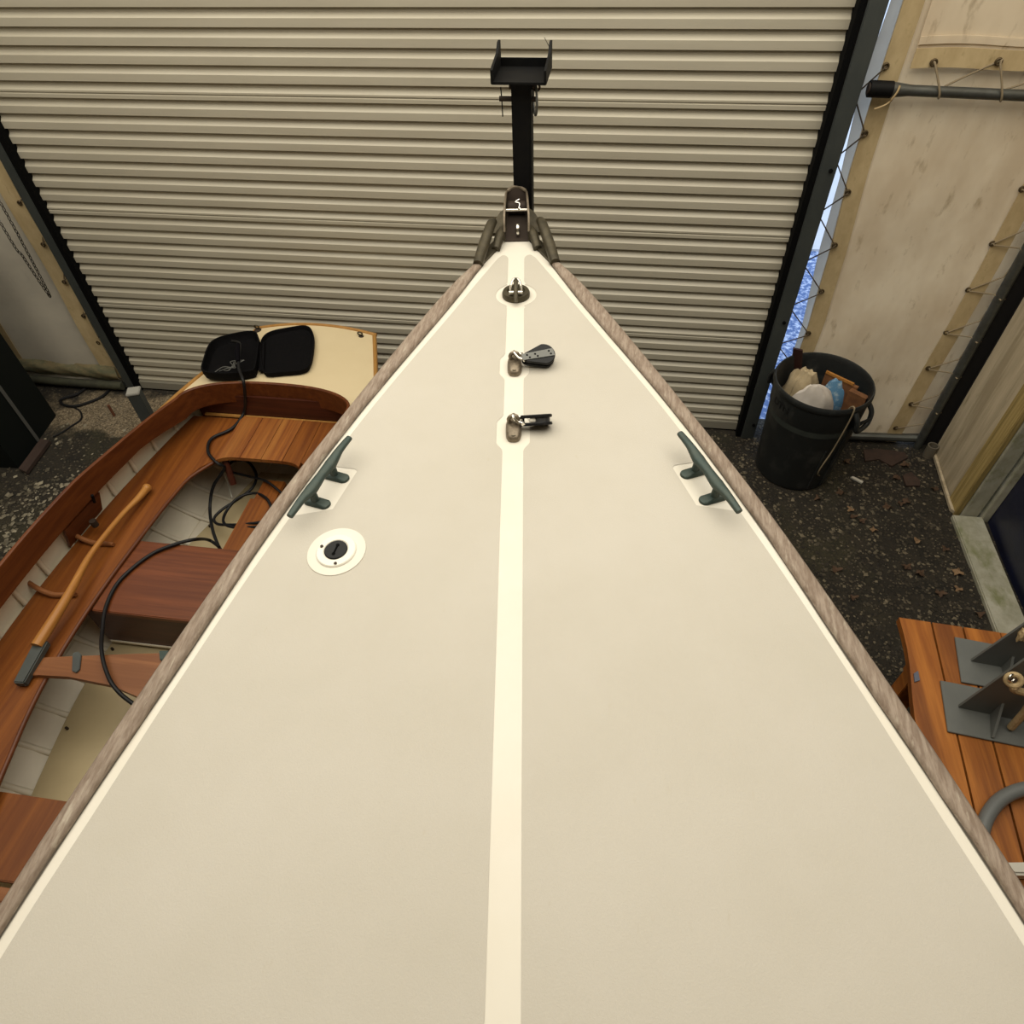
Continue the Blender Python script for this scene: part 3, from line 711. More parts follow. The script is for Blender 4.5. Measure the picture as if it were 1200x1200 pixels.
def stand(pts, y0, y1):
    bm = prism(pts, y0, y1)
    for v in bm.verts: v.co = base + dv * v.co.x + U2 * v.co.y + N2 * v.co.z
    return bm
part('cheek', bevel_all(stand(teardrop(.045, .012, .028), -.0145, -.006), .0018, 1), M['black_plastic'], b2)
part('cheek', bevel_all(stand(teardrop(.045, .012, .028), .006, .0145), .0018, 1), M['black_plastic'], b2)
part('sheave', stand([(.045 + .022 * math.cos(a), .022 * math.sin(a)) for a in [2 * pi * k / 24 for k in range(24)]], -.0058, .0058), mat('worn sheave', (.03, .03, .03), .4), b2)
bm = newbm(); add_box(bm, (0, 0, 0), (.018, .011, .012), .002)
for v in bm.verts: v.co = base + dv * (v.co.x + .010) + N2 * (v.co.y - .0055) + U2 * (v.co.z + .004)
part('becket_pin', bm, M['offwhite'], b2)
bm = newbm(); q = c2 - BT * .012 + V(0, 0, .030); e_ = base - dv * .006
add_tube(bm, catmull([e_ + dn * .011, q.lerp(e_, .4) + dn * .012 + V(0, 0, .004), q + V(0, 0, .013) + dn * .006, q + V(0, 0, .013) - dn * .006, q.lerp(e_, .4) - dn * .012 + V(0, 0, .004), e_ - dn * .011], 5), .0042, 8); add_cyl(bm, e_ + dn * .016, e_ - dn * .016, .0052, 10)
solo('shackle', bm, M['silver'], 'small steel shackle joining the edge-on black block to its bronze eye', 'shackle')
# stem head fitting
sf = part('stem_fitting', slab([D(.012, -.042, .004), D(.012, .042, .004), D(-.15, .034, .075), D(-.15, -.034, .075)], .006, (0, 0, -1)), M['rust'], bt, label='dark bronze stem head channel with a roller')
for sg in (-1, 1):
    q = [D(.016, sg * .042, .004), D(.016, sg * .044, .040), D(-.02, sg * .043, .085), D(-.10, sg * .038, .115), D(-.155, sg * .034, .110), D(-.155, sg * .034, .070)]
    part('side_plate', slab(q, .0055, BQ * sg), M['bronze'], sf)
    part('edge_lip', tube([D(.016, sg * .044, .040), D(-.02, sg * .044, .086), D(-.10, sg * .039, .116), D(-.155, sg * .034, .110), D(-.166, sg * .014, .114)], .0042, 5, 8), M['silver'] if False else M['pale_bronze'], sf)
    part('wing', slab([D(-.02, sg * .046, .02), D(-.050, sg * .118, .004), D(-.120, sg * .062, .050), D(-.13, sg * .042, .06)], .012, (0, 0, -1)), M['bronze'], sf)
part('front_plate', slab([D(-.15, -.034, .070), D(-.15, .034, .070), D(-.160, .034, .110), D(-.170, .014, .117), D(-.170, -.014, .117), D(-.160, -.034, .110)], .004, BT), M['rust'], sf)
part('front_lip', tube([D(-.155, -.034, .110), D(-.168, -.016, .116), D(-.170, 0, .118), D(-.168, .016, .116), D(-.155, .034, .110)], .0065, 5, 8), M['pale_bronze'], sf)
part('roller', cyl(D(-.10, -.030, .075), D(-.10, .030, .075), .022, 18), M['rust'], sf)
part('roller_pin', cyl(D(-.058, -.042, .085), D(-.058, .042, .085), .0055, 12), M['silver'], sf)
part('split_pin', tube([D(-.04, .012, .10), D(-.058, .008, .088), D(-.075, .012, .10), D(-.085, -.004, .102), D(-.10, .010, .104)], .0025, 5, 6), M['silver'], sf)
bm = newbm(); add_torus(bm, D(-.012, .004, .035), .017, .006, BQ, 18, 8)
part('hook', bm, M['silver'], sf)
# bow chocks
for sg in (-1, 1):
    ck = part('bow_chock', slab([D(.175, sg * .120), D(.175, sg * .150), D(.05, sg * .100), D(-.03, sg * .062), D(-.03, sg * .040), D(.05, sg * .062)], .010, (0, 0, 1)), M['bronze'], bt, label='bronze bow chock with an upturned horn')
    part('horn', tube([D(.185, sg * .135, .012), D(.11, sg * .120, .030), D(.045, sg * .103, .052), D(.0, sg * .092, .062), D(-.025, sg * .084, .060)], [.018, .020, .019, .0175, .014], 8, 12), M['bronze'], ck, 60)
    part('inner_lip', tube([D(.08, sg * .075, .008), D(.02, sg * .062, .028), D(-.02, sg * .048, .036)], [.016, .018, .013], 6, 10), M['bronze'], ck, 60)

# ------------------------------------------------------------ trailer with mast support post
tx, ty = -.362, 2.60
tr = thing('boat_trailer', (tx, ty, 0), 'boat trailer under the sailboat with tall black mast support post at the bow', 'trailer')
def TP(s, o, z): p = BO + BT * s + BQ * o; p.z = z; return p
def obox(s0, s1, o0, o1, z0, z1):
    bm = newbm(); add_box(bm, (s0, o0, z0), (s1, o1, z1), .004)
    for v in bm.verts: v.co = TP(v.co.x, v.co.y, v.co.z)
    return bm
part('tongue', obox(-.75, 4.6, -.045, .045, .60, .70), M['steel_post'], tr)
part('crossbeam', obox(3.55, 3.65, -.82, .82, .58, .66), M['steel_post'], tr)
part('jockey_leg', cyl(TP(-.6, 0, 0), TP(-.6, 0, .62), .03), M['steel_post'], tr)
for sg in (-1, 1):
    bm = newbm(); c = TP(3.6, sg * .80, .33)
    lathe(bm, c, [(.12, -.09), (.24, -.09), (.32, -.06), (.33, 0), (.32, .06), (.24, .09), (.12, .09)], 36, BQ)
    wl = part('wheel', bm, M['tyre'], tr)
    part('hub', cyl(c - BQ * .07, c + BQ * .07, .13, 24), M['offwhite'], wl)
    part('suspension_arm', cyl(TP(3.6, sg * .70, .33), TP(3.6, sg * .70, .62), .04), M['steel_post'], tr)
for s in (1.7, 3.0, 4.2): part('keel_pad', obox(s - .08, s + .08, -.06, .06, .70, .785), M['seal_and_shade'], tr)
post = part('support_post', box((tx - .034, ty - .034, .45), (tx + .034, ty + .034, 2.425), .004), M['black_steel'], tr)
cr = part('mast_cradle', box((tx - .092, ty - .09, 2.422), (tx + .092, ty + .09, 2.430), .002), M['black_steel'], tr)
for sg in (-1, 1):
    x0 = tx + sg * .092; x1 = tx + sg * .084
    poly = [(ty - .09, 2.425), (ty + .09, 2.425), (ty + .09, 2.505), (ty + .066, 2.505), (ty + .03, 2.48), (ty - .06, 2.47), (ty - .09, 2.464)]
    part('cradle_side', prism(poly, min(x0, x1), max(x0, x1), 'x'), M['black_steel'], cr, 0)
part('cradle_back', box((tx - .086, ty + .082, 2.425), (tx + .086, ty + .090, 2.455), .002), M['black_steel'], cr)
part('cradle_ear', slab([(tx + .084, ty + .07, 2.49), (tx + .084, ty + .09, 2.48), (tx + .064, ty + .09, 2.512), (tx + .066, ty + .08, 2.514)], .006, (0, 1, 0)), M['black_steel'], cr, 0)
zb_ = at(613, 100, y=ty).z; zp = at(613, 116, y=ty).z
part('cradle_bolt', cyl((tx - .044, ty, zb_), (tx + .05, ty, zb_), .0125, 12), M['rust'], tr)
hp = part('hitch_pin', cyl((tx - .080, ty, zp), (tx + .048, ty, zp), .0085, 12), M['rust'], tr)
part('cotter', tube([(tx - .074, ty, zp + .035), (tx - .072, ty, zp), (tx - .070, ty - .004, zp - .055)], .0022, 4, 6), M['black_steel'], hp)
bm = newbm(); add_torus(bm, (tx + .044, ty - .004, zp + .006), .052, .0042, (1, .25, 0), 28, 8); part('pull_ring', bm, M['grey_strap'], hp)
bm = newbm(); add_torus(bm, (tx + .049, ty - .012, zb_), .013, .0038, (.3, 1, .2), 18, 8); part('bolt_ring', bm, M['rust'], tr)
# ------------------------------------------------------------ the wooden dinghy, stern towards the door
AX = -1.785
dg = thing('dinghy', (AX, 1.5, 0), 'varnished wooden dinghy with cream stern deck lying left of the large sailboat', 'boat')
BW = smooth_tab([(-.45, .03), (-.3, .16), (0, .40), (.4, .60), (.9, .71), (1.4, .735), (1.9, .705), (2.3, .655), (2.73, .575), (3.1, .47), (3.42, .372)])
CW = smooth_tab([(.25, .42), (.5, .55), (1.0, .645), (1.5, .655), (1.9, .625), (2.22, .575), (2.45, .53), (2.60, .485)])
def zkeel(y): return .15 + (.24 * ((y - 1.5) / 1.9) ** 2 if y > 1.5 else .16 * ((1.5 - y) / 1.9) ** 2)
ZS = .79
def hullw(y, z):
    zk = zkeel(y); t = max(0, min(1, (z - zk) / (ZS - zk)))
    return BW(y) * (1 - (1 - t) ** 4) ** .70 if t > 0 else 0
def hsec(y, off=0.0, n=6, side=1):
    """lapped planking: every strake steps out a little over the one below"""
    zk = zkeel(y); pts = []
    zz = [zk, zk + (ZS - zk) * .06, zk + (ZS - zk) * .17, zk + (ZS - zk) * .33, zk + (ZS - zk) * .52, zk + (ZS - zk) * .75, ZS]
    for a, b in zip(zz, zz[1:]):
        pts.append((hullw(y, a) - off, a)); pts.append((max(hullw(y, b) - off - .012, 0), b)); pts.append((max(hullw(y, b) - off - .003, 0), b - .012))
    return [V(AX + side * max(w_, 0), y, z_ + (off * .8)) for w_, z_ in pts]
for side in (-1, 1):
    pass
bm = newbm(); ys = [-.45 + 3.87 * i / 60 for i in range(61)]
R = []
for y in ys:
    L_ = hsec(y, 0, side=-1)[::-1]; Rr = hsec(y, 0, side=1)
    R.append([bm.verts.new(p) for p in L_ + Rr])
for A, B in zip(R, R[1:]):
    for j in range(len(A) - 1): bm.faces.new((A[j], B[j], B[j + 1], A[j + 1]))
solidify(bm, .004)
hull = part('hull', bm, M['white_plank'], dg, 20, label='white painted lapped planking')
tb = newbm(); sec = hsec(3.41, 0, side=-1)[::-1] + hsec(3.41, 0, side=1); A = [tb.verts.new(p) for p in sec]; B = [tb.verts.new(p - V(0, .025, 0)) for p in sec]
tb.faces.new(A); tb.faces.new(B[::-1])
for i in range(len(A)): tb.faces.new((A[i], A[(i + 1) % len(A)], B[(i + 1) % len(A)], B[i]))
part('transom', tb, M['mahogany'], dg, 20)
part('keel', box((AX - .02, -.2, 0), (AX + .02, 3.2, .24)), M['mahogany_dark'], dg)
# timbers inside
for k in range(13):
    y = 2.62 - .172 * k
    for side in (-1, 1):
        bm = newbm(); P = [V(AX + side * max(hullw(y, z_) - .017, .05), y, z_ + .004) for z_ in [zkeel(y) + .03 + (ZS - zkeel(y) - .05) * i / 14 for i in range(15)]]
        add_tube(bm, P, .014, 8, flat=(1, .75)); part('timber', bm, M['white_plank'], hull, 60)
# floorboards
FW = smooth_tab([(.3, .33), (.82, .43), (1.28, .475), (1.96, .395), (2.34, .29), (2.7, .18)])
zf = .325
for a, b in ((-1, -.36), (-.35, .35), (.36, 1)):
    bm = newbm(); R = []
    for i in range(25):
        y = .35 + 2.3 * i / 24; R.append([bm.verts.new(V(AX + FW(y) * a, y, zf)), bm.verts.new(V(AX + FW(y) * b, y, zf))])
    for A, B in zip(R, R[1:]): bm.faces.new((A[0], A[1], B[1], B[0]))
    solidify(bm, .012); fb = part('floorboard', bm, M['floorboard'], dg, 0)
    for i in range(5):
        y = .6 + .4 * i; x_ = AX + FW(y) * (a * .9 + b * .1)
        bm = newbm(); add_cyl(bm, (x_, y, zf), (x_, y, zf + .016), .006, 8); part('nail', bm, M['rust'], fb)
# deck
def zd(y, o): return ZS + .012 + .03 * (1 - (o / max(BW(y), .05)) ** 2) * (1 if y > 2.4 else .5)
def inner_o(y):
    return CW(y) if y < 2.6 else (0 if y >= 2.80 else .485 * math.sqrt(max(0, 1 - ((y - 2.6) / .20) ** 2.4)))
bm = newbm()
ys = [.2 + .06 * i for i in range(40)] + [2.6 + .012 * i for i in range(17)] + [2.80 + .0625 * i for i in range(11)]
ys = sorted(set([round(y, 4) for y in ys if y <= 3.425]))
for side in (-1, 1):
    R = []
    for y in ys:
        i_, o_ = inner_o(y), BW(y); R.append([bm.verts.new(V(AX + side * (i_ + (o_ - i_) * j / 8), y + (.028 * (1 - ((i_ + (o_ - i_) * j / 8) / .372) ** 2) if y > 3.4 else 0), zd(y, i_ + (o_ - i_) * j / 8))) for j in range(9)])
    for A, B in zip(R, R[1:]):
        for j in range(8):
            try: bm.faces.new((A[j], B[j], B[j + 1], A[j + 1]))
            except ValueError: pass
bmesh.ops.remove_doubles(bm, verts=bm.verts, dist=1e-4)
bmesh.ops.recalc_face_normals(bm, faces=bm.faces)
dk_ = part('stern_deck', bm, M['cream_deck'], dg, 60, label='cream painted deck around the stern')
bm = newbm()
R = []
for side in (-1, 1):
    P = [V(AX + side * (BW(y) + .002), y, ZS + .008) for y in [-.4 + 3.82 * i / 50 for i in range(51)]]
    add_tube(bm, P, .016, 8, flat=(.85, 1))
part('gunwale', bm, M['oak_trim'], dg, 60, label='golden wooden gunwale strip')
part('transom_trim', tube([V(AX + .385 * q, 3.425 + .028 * (1 - q * q), zd(3.42, .372 * q) - .004) for q in (-1, -.6, -.2, .2, .6, 1)], .013, 4, 8), M['oak_trim'], dg)
for u, v in ((301, 385), (422, 393)):
    p = at(u, v, z=ZS + .03); bm = newbm(); lathe(bm, (p.x, p.y, ZS + .016), [(0, 0), (.024, 0), (.024, .004), (.012, .009), (0, .010)], 18)
    ey = part('ring_plate', bm, M['rust'], dg); bm = newbm(); add_torus(bm, (p.x, p.y + .004, ZS + .040), .014, .0045, (0, 1, .4), 16, 8); part('ring', bm, M['bronze'], ey)
# coaming
cp = []
for y in [.25 + (2.60 - .25) * i / 30 for i in range(31)]: cp.append((-CW(y), y))
for i in range(1, 24):
    a = pi * i / 24; cp.append((-.485 * math.copysign(abs(math.cos(a)) ** .83, math.cos(a)), 2.60 + .20 * math.sin(a) ** .83))
cp += [(CW(y), y) for y in [2.60 - (2.60 - .25) * i / 30 for i in range(31)]]
bm = newbm(); R = []
for i, (o, y) in enumerate(cp):
    a = Vector(cp[max(i - 1, 0)]); b = Vector(cp[min(i + 1, len(cp) - 1)]); t_ = (b - a).normalized(); n_ = Vector((t_.y, -t_.x)) * .017
    zt = .95 - .060 * max(0, min(1, (y - 1.9) / .8)); z0 = .812 - .054 * max(0, min(1, (y - 2.3) / .3))
    R.append([bm.verts.new(V(AX + o + dx, y + dy, z_)) for dx, dy, z_ in ((0, 0, z0), (0, 0, zt - .004), (n_.x * .25, n_.y * .25, zt), (n_.x * .75, n_.y * .75, zt), (n_.x, n_.y, zt - .004), (n_.x, n_.y, z0))])
for A, B in zip(R, R[1:]):
    for j in range(6): bm.faces.new((A[j], B[j], B[(j + 1) % 6], A[(j + 1) % 6]))
bm.faces.new(R[0]); bm.faces.new(R[-1][::-1])
part('coaming', bm, M['mahogany_band'], dg, 40, label='steamed mahogany coaming round the cockpit')
part('stern_bulkhead', box((AX - .50, 2.765, .30), (AX + .50, 2.78, .80)), M['mahogany_dark'], dg)
part('ledge_strip', box((AX - .47, 2.745, .655), (AX + .47, 2.765, .668), .003), M['oak_trim'], dg)
# seats
ZB = .65
BI = smooth_tab([(.45, .27), (.72, .335), (1.03, .395), (1.43, .415), (1.82, .395), (2.2, .355), (2.34, .31), (2.42, .235), (2.46, .16)])
for side in (-1, 1):
    bm = newbm(); R = []
    for y in [.5 + (2.44 - .5) * i / 40 for i in range(41)] + [2.46, 2.55, 2.65, 2.745]:
        i_ = BI(y) if y < 2.45 else .235; o_ = hullw(y, ZB) - .030
        R.append([bm.verts.new(V(AX + side * (i_ + (o_ - i_) * j / 5), y, ZB)) for j in range(6)])
    for A, B in zip(R, R[1:]):
        for j in range(5): bm.faces.new((A[j], B[j], B[j + 1], A[j + 1]))
    solidify(bm, .022); part('side_bench', bm, M['mahogany'], dg, 30)
    part('bench_edge', tube([V(AX + side * (BI(y) - .003), y, ZB - .008) for y in [.5 + 1.9 * i / 14 for i in range(15)]], .010, 3, 8), M['ash'] if False else M['mahogany_band'], dg, 60)
    part('oarlock_board', slab([V(AX + side * (hullw(1.98, .66) - .028), 1.99, .655), V(AX + side * (hullw(1.75, .66) - .028), 1.74, .655), V(AX + side * (CW(1.74) + .004), 1.74, .785), V(AX + side * (CW(1.99) + .004), 1.99, .785)], .012, (side, 0, 0)), M['mahogany_band'], dg, 0)
xs = [-.235, -.11, .01, .13, .235]
for i, (a, b) in enumerate(zip(xs, xs[1:])):
    bm = newbm(); R = []
    for j in range(9):
        o = a + .0015 + (b - a - .003) * j / 8; yf = 2.415 + .035 * (abs(o) / .235) ** 6 * -1
        R.append([bm.verts.new(V(AX + o, yf, ZB + .0015)), bm.verts.new(V(AX + o, 2.745, ZB + .0015))])
    for A, B in zip(R, R[1:]): bm.faces.new((A[0], A[1], B[1], B[0]))
    solidify(bm, .022); part('stern_seat_plank', bm, M['plank_gold'] if i in (0, 1, 2) else M['mahogany'], dg, 0)
part('seat_leg', tube([V(-2.00, 2.43, .64), V(-1.985, 2.40, .56), V(-1.975, 2.375, .50)], .018, 4, 10), M['mahogany_dark'], dg)
th = part('centre_thwart', box((AX - .405, 1.425, .605), (AX + .405, 1.835, .635), .004), M['mahogany_x'], dg)
part('thwart_face', box((AX - .46, 1.435, .36), (AX + .46, 1.455, .606)), M['mahogany_dark'], dg)
part('thwart_face_trim', box((AX - .45, 1.427, .352), (AX + .45, 1.434, .362)), M['white_plank'], dg)
part('forward_thwart', box((AX - .40, .36, .575), (AX + .40, .64, .605), .004), M['mahogany'], dg)
part('forward_beam', box((AX - .45, .30, .50), (AX + .45, .345, .60), .004), M['rudder_wood'], dg)
part('centreboard_case', box((AX - .055, 1.455, .29), (AX + .075, 2.46, .47), .006), M['mahogany'], dg)
part('case_cap', box((AX - .065, 1.457, .47), (AX + .085, 2.30, .485), .004), M['mahogany'], dg)
part('oarlock_socket', cyl(V(AX - CW(1.86) + .03, 1.85, .70), V(AX - CW(1.86) + .03, 1.85, .735), .016), M['rust'], dg)
part('oarlock_pin', cyl(V(AX - CW(1.92) + .012, 1.93, .78), V(AX - CW(1.92) + .025, 1.93, .83), .007), M['black_steel'], dg)

# ------------------------------------------------------------ things lying in the dinghy
zt = ZB + .035
def bn(u, v, z): return at(u, v, z=z)
rd = thing('rudder', bn(90, 770, .66), 'wooden rudder with long curved pale tiller laid across the dinghy side bench', 'rudder')
T = [bn(u, v, z) for u, v, z in ((172, 572, .685), (163, 583, .69), (145, 601, .70), (125, 625, .71), (103, 655, .715), (82, 694, .72), (62, 727, .715), (43, 757, .705))]
part('tiller', tube(T, [.020, .0175, .0125, .0125, .0135, .016, .020, .023, .0245], 6, 12), M['ash'], rd, 60, label='pale curved tiller with a knob end')
bm = newbm(); bmesh.ops.create_uvsphere(bm, u_segments=16, v_segments=10, radius=.023)
for v in bm.verts: v.co = v.co + T[0]
part('tiller_knob', bm, M['ash'], rd, 60)
h0, h1 = bn(48, 750, .705), bn(21, 800, .69)
dd = (h1 - h0).normalized(); sd = V(-dd.y, dd.x, 0).normalized()
part('tiller_strap', bevel_all(slab([h0 + sd * .030, h1 + sd * .024, h1 - sd * .024, h0 - sd * .030], .034, (0, 0, -1)), .005), M['steel_post'], rd)
bl = [(33, 771), (60, 770), (110, 768), (160, 766), (215, 764), (250, 790), (240, 842), (205, 838), (165, 818), (130, 803), (80, 793), (45, 791), (28, 791)]
part('rudder_blade', bevel_all(slab([bn(u, v, .672) for u, v in bl], .024, (0, 0, -1)), .004), M['rudder_wood'], rd, label='light brown rudder blade')
st_ = [(85, 765), (91, 763), (95, 767), (93, 784), (89, 788), (84, 786)]
part('rudder_fitting', bevel_all(slab([bn(u, v, .681) for u, v in st_], .009, (0, 0, -1)), .002), M['steel_post'], rd)
part('pintle', bevel_all(slab([bn(u, v, .686) for u, v in ((186, 762), (198, 762), (196, 775), (187, 773))], .014, (0, 0, -1)), .003), M['patina'], rd)
for lb, pts in (('short curved wooden stick by the tiller, the one nearer the stern seat', ((82, 625), (92, 631), (108, 636), (122, 637), (133, 638))),
                ('short curved wooden stick by the tiller, the one nearer the rudder blade', ((35, 685), (46, 692), (62, 697), (76, 697), (89, 697)))):
    P = [bn(u, v, ZB + .012) for u, v in pts]; P[0].z += .035; P[1].z += .018; P[3] -= V(0, 0, .001)
    solo('curved_stick', tube(P, [.010, .012, .013, .012, .010], 5, 10), M['rudder_wood'], lb, 'stick')
# black open case on the stern deck
cs = thing('open_case', bn(300, 415, .83), 'black padded zip case lying open on the dinghy stern deck', 'case')
zc = ZS + .05
def shell(corners, h, tilt=0.0):
    C = [bn(u, v, zc) for u, v in corners]
    P = catmull(C, 5, True); c = sum(P, V(0, 0, 0)) / len(P); bm = newbm(); rings = []
    for f, z_ in ((.80, 0), (.97, .008), (1.0, h * .5), (1.0, h), (.955, h), (.93, h * .5), (.88, .016), (.4, .014)):
        rings.append([bm.verts.new(V(c.x + (p.x - c.x) * f, c.y + (p.y - c.y) * f, zc - .012 + z_)) for p in P])
    n = len(P)
    for A, B in zip(rings, rings[1:]):
        for k in range(n): bm.faces.new((A[k], A[(k + 1) % n], B[(k + 1) % n], B[k]))
    bm.faces.new(rings[0][::-1]); bm.faces.new(rings[-1]); return bm
part('lid', shell([(309, 437), (306, 418), (308, 402), (318, 393), (340, 388), (360, 386), (368, 394), (369, 410), (365, 430), (356, 438), (330, 441), (314, 442)], .040), M['case'], cs, 50)
part('base_shell', shell([(241, 443), (242, 428), (248, 412), (258, 404), (280, 398), (300, 396), (306, 404), (305, 420), (302, 438), (296, 443), (268, 446)], .062), M['case'], cs, 50)
part('hinge', slab([bn(u, v, zc + .02) for u, v in ((304, 402), (310, 400), (309, 434), (303, 434))], .012, (0, 0, -1)), M['case'], cs)
for k in range(3):
    P = [bn(u, v, zc + .01 + z_) for u, v, z_ in ((252 + 5 * k, 436 - k, .03), (262 + 3 * k, 430 + 2 * k, .045), (276 - k, 431 - 2 * k, .045), (270 + 4 * k, 424 + k, .05), (286, 422, .055))]
    part('wire', tube(P, .0028, 6, 6), M['grey_strap'], cs)
# black cable from the case, over the coaming, through the cockpit
def cb(u, v, z): return at(u, v, z=z)
plug = thing('black_cable', cb(285, 440, .90), 'long black cable running from the open case over the coaming and looping into the dinghy', 'cable')
zfl = zf + .014
ZL = .42
P = [cb(272, 400, .90), cb(281, 403, .93), cb(280, 418, .935), cb(280, 432, .925), cb(285, 446, .915), cb(287, 462, .83), cb(286, 483, .69), cb(272, 502, .665), cb(248, 514, .665), cb(244, 530, .665), cb(255, 543, .655), cb(263, 549, .60),
     cb(250, 570, .50), cb(246, 595, ZL), cb(249, 620, ZL), cb(256, 640, ZL), cb(258, 643, ZL + .02)]
part('cable_run', tube(P, .0085, 8, 8), M['cable'], plug, 60)
P = [cb(257, 641, ZL + .03), cb(245, 633, .45), cb(230, 632, .62), cb(208, 637, .646), cb(180, 648, .646), cb(155, 666, .646), cb(136, 686, .646), cb(124, 712, .648), cb(120, 738, .66), cb(119, 762, .70), cb(124, 785, .705), cb(134, 805, .70), cb(155, 824, .66), cb(200, 850, .60)]
part('cable_run', tube(P, .0085, 8, 8), M['cable'], plug, 60)
P = [cb(263, 549, .56), cb(275, 540, .48), cb(290, 541, .45), cb(300, 555, .43), cb(297, 570, .43), cb(282, 583, ZL), cb(262, 596, ZL), cb(251, 607, ZL), cb(255, 614, ZL), cb(270, 615, .45), cb(290, 614, .48), cb(310, 610, .50), cb(318, 598, .50), cb(312, 584, .50), cb(298, 578, .45), cb(280, 583, .45), cb(266, 598, ZL), cb(262, 612, ZL + .02), cb(275, 618, .46), cb(310, 617, .50)]
part('cable_loop', tube(P, .0078, 8, 8), M['cable'], plug, 60)
P = [cb(263, 549, .56), cb(270, 553, .50), cb(290, 558, .45), cb(312, 564, .50), cb(330, 578, .50)]
part('cable_loop', tube(P, .0070, 8, 8), M['cable'], plug, 60)
part('cable_plug', tube([cb(279, 404, .935), cb(278, 412, .945), cb(279, 424, .935)], [.013, .015, .011], 5, 10), M['case_in'], plug)
solo('thin_string', tube([cb(260, 549, .50), cb(267, 566, .40), cb(272, 583, .40)], .0035, 5, 6), M['offwhite'], 'thin white string hanging below the stern seat beside the cable loops', 'string')
# ------------------------------------------------------------ rubbish bin with its contents
BX, BY = 1.253, 3.402
bn_ = thing('rubbish_bin', (BX, BY, 0), 'large round charcoal plastic rubbish bin, full of scraps, right of the roller door', 'bin')
bm = newbm(); lathe(bm, (BX, BY, 0), [(0, .0), (.205, 0), (.226, .012), (.232, .06), (.246, .34), (.249, .355), (.256, .50), (.262, .52), (.268, .655), (.262, .655), (.255, .50), (.240, .30), (.222, .03), (0, .03)], 64)
part('body', bm, M['bin'], bn_)
bm = newbm(); lathe(bm, (BX, BY, 0), [(.262, .648), (.274, .650), (.278, .66), (.277, .680), (.272, .690), (.266, .688), (.262, .678), (.262, .648)], 64)
part('rim', bm, M['bin'], bn_)
bm = newbm(); lathe(bm, (BX, BY, 0), [(.2625, .675), (.2615, .60), (.253, .44), (.240, .30)], 64); part('inner_wall', bm, M['bin_in'], bn_)
def bp(a, r, z): a = math.radians(a); return V(BX + r * math.cos(a), BY + r * math.sin(a), z)
for a in (-44, 136):
    hd = tube([bp(a - 14, .268, .645), bp(a - 13, .300, .60), bp(a - 9, .306, .53), bp(a + 9, .306, .53), bp(a + 13, .300, .60), bp(a + 14, .268, .645)], .017, 6, 10, flat=(1, .8)); part('handle', hd, M['bin'], bn_, 60)
    part('handle_bracket', slab([bp(a - 12, .262, .50), bp(a + 12, .262, .50), bp(a + 12, .312, .565), bp(a - 12, .312, .565)], .012, (0, 0, 1)), M['bin'], bn_)
part('vertical_ridge', tube([bp(-74, .252, .36), bp(-75, .242, .20), bp(-76, .232, .03)], .006, 4, 8), M['bin'], bn_)
part('vertical_ridge', tube([bp(-52, .256, .50), bp(-53, .247, .30), bp(-54, .232, .03)], .006, 4, 8), M['bin'], bn_)
cu = bpy.data.curves.new('stencil', 'FONT'); cu.body = 'DTN'; cu.size = .062; cu.extrude = .001; cu.align_x = 'CENTER'
to = bpy.data.objects.new('stencil', cu); COL.objects.link(to)
me_ = bpy.data.meshes.new_from_object(to.evaluated_get(bpy.context.evaluated_depsgraph_get())); bpy.data.objects.remove(to)
bm = newbm(); bm.from_mesh(me_)
for v in bm.verts:
    a = -151 + math.degrees(v.co.x / .26); z_ = .565 + v.co.y; rr = .2635 + .006 * (z_ - .52) / .135 + v.co.z; v.co = bp(a, rr, z_)
part('stencilled_letters', bm, M['bin_letter'], bn_, 0, label='black stencilled letters DTN')
def blob(c, r, seed=1, amp=.2, freq=9, sub=4):
    rnd = random.Random(seed); ph = [rnd.uniform(0, 6.28) for _ in range(9)]
    bm = newbm(); bmesh.ops.create_icosphere(bm, subdivisions=sub, radius=1)
    for v in bm.verts:
        n = v.co.copy(); k = 1
        for i in range(3):
            k += amp / (i + 1) * math.sin(freq * (i + 1) * .35 * n.x + ph[i]) * math.sin(freq * (i + 1) * .4 * n.y + ph[i + 3]) + amp * .25 * math.sin(freq * n.z + ph[i + 6] + 3 * n.x)
        v.co = Vector(c) + V(n.x * r[0] * k, n.y * r[1] * k, n.z * r[2] * k)
    return bm
wb = at(957, 467, z=.59); rg = at(937, 447, z=.58)
solo('plastic_bag', blob((wb.x, wb.y + .035, .34), (.130, .090, .335), 3, .10), M['white_bag'], 'bulging white plastic bag in the front of the rubbish bin', 'bag')
solo('cloth_rag', blob((rg.x + .03, rg.y + .035, .35), (.105, .090, .30), 8, .12, 13), M['rag'], 'crumpled tan cloth rag in the left of the rubbish bin', 'cloth')
p = at(980, 455, z=.56)
bmx = newbm()
solo('plastic_wrapper', blob((p.x, p.y, .34), (.10, .06, .275), 12, .09, 10, 3), M['blue_bag'], 'crumpled blue and clear plastic wrapper in the rubbish bin beside the wood offcut', 'wrapper', smooth=15)
q0 = at(967, 438, z=.62); q1 = at(1018, 466, z=.60)
d_ = (q1 - q0); d_.z = 0; L_ = d_.length; d_.normalize(); n_ = V(-d_.y, d_.x, 0)
def lean(lx0, lx1, ty, z0, z1):
    return slab([q0 + d_ * (lx0 * L_) + V(0, 0, z0 - .62), q0 + d_ * (lx1 * L_) + V(0, 0, z0 - .62), q0 + d_ * (lx1 * L_) + V(0, 0, z1 - .62) , q0 + d_ * (lx0 * L_) + V(0, 0, z1 - .62)], ty, n_)
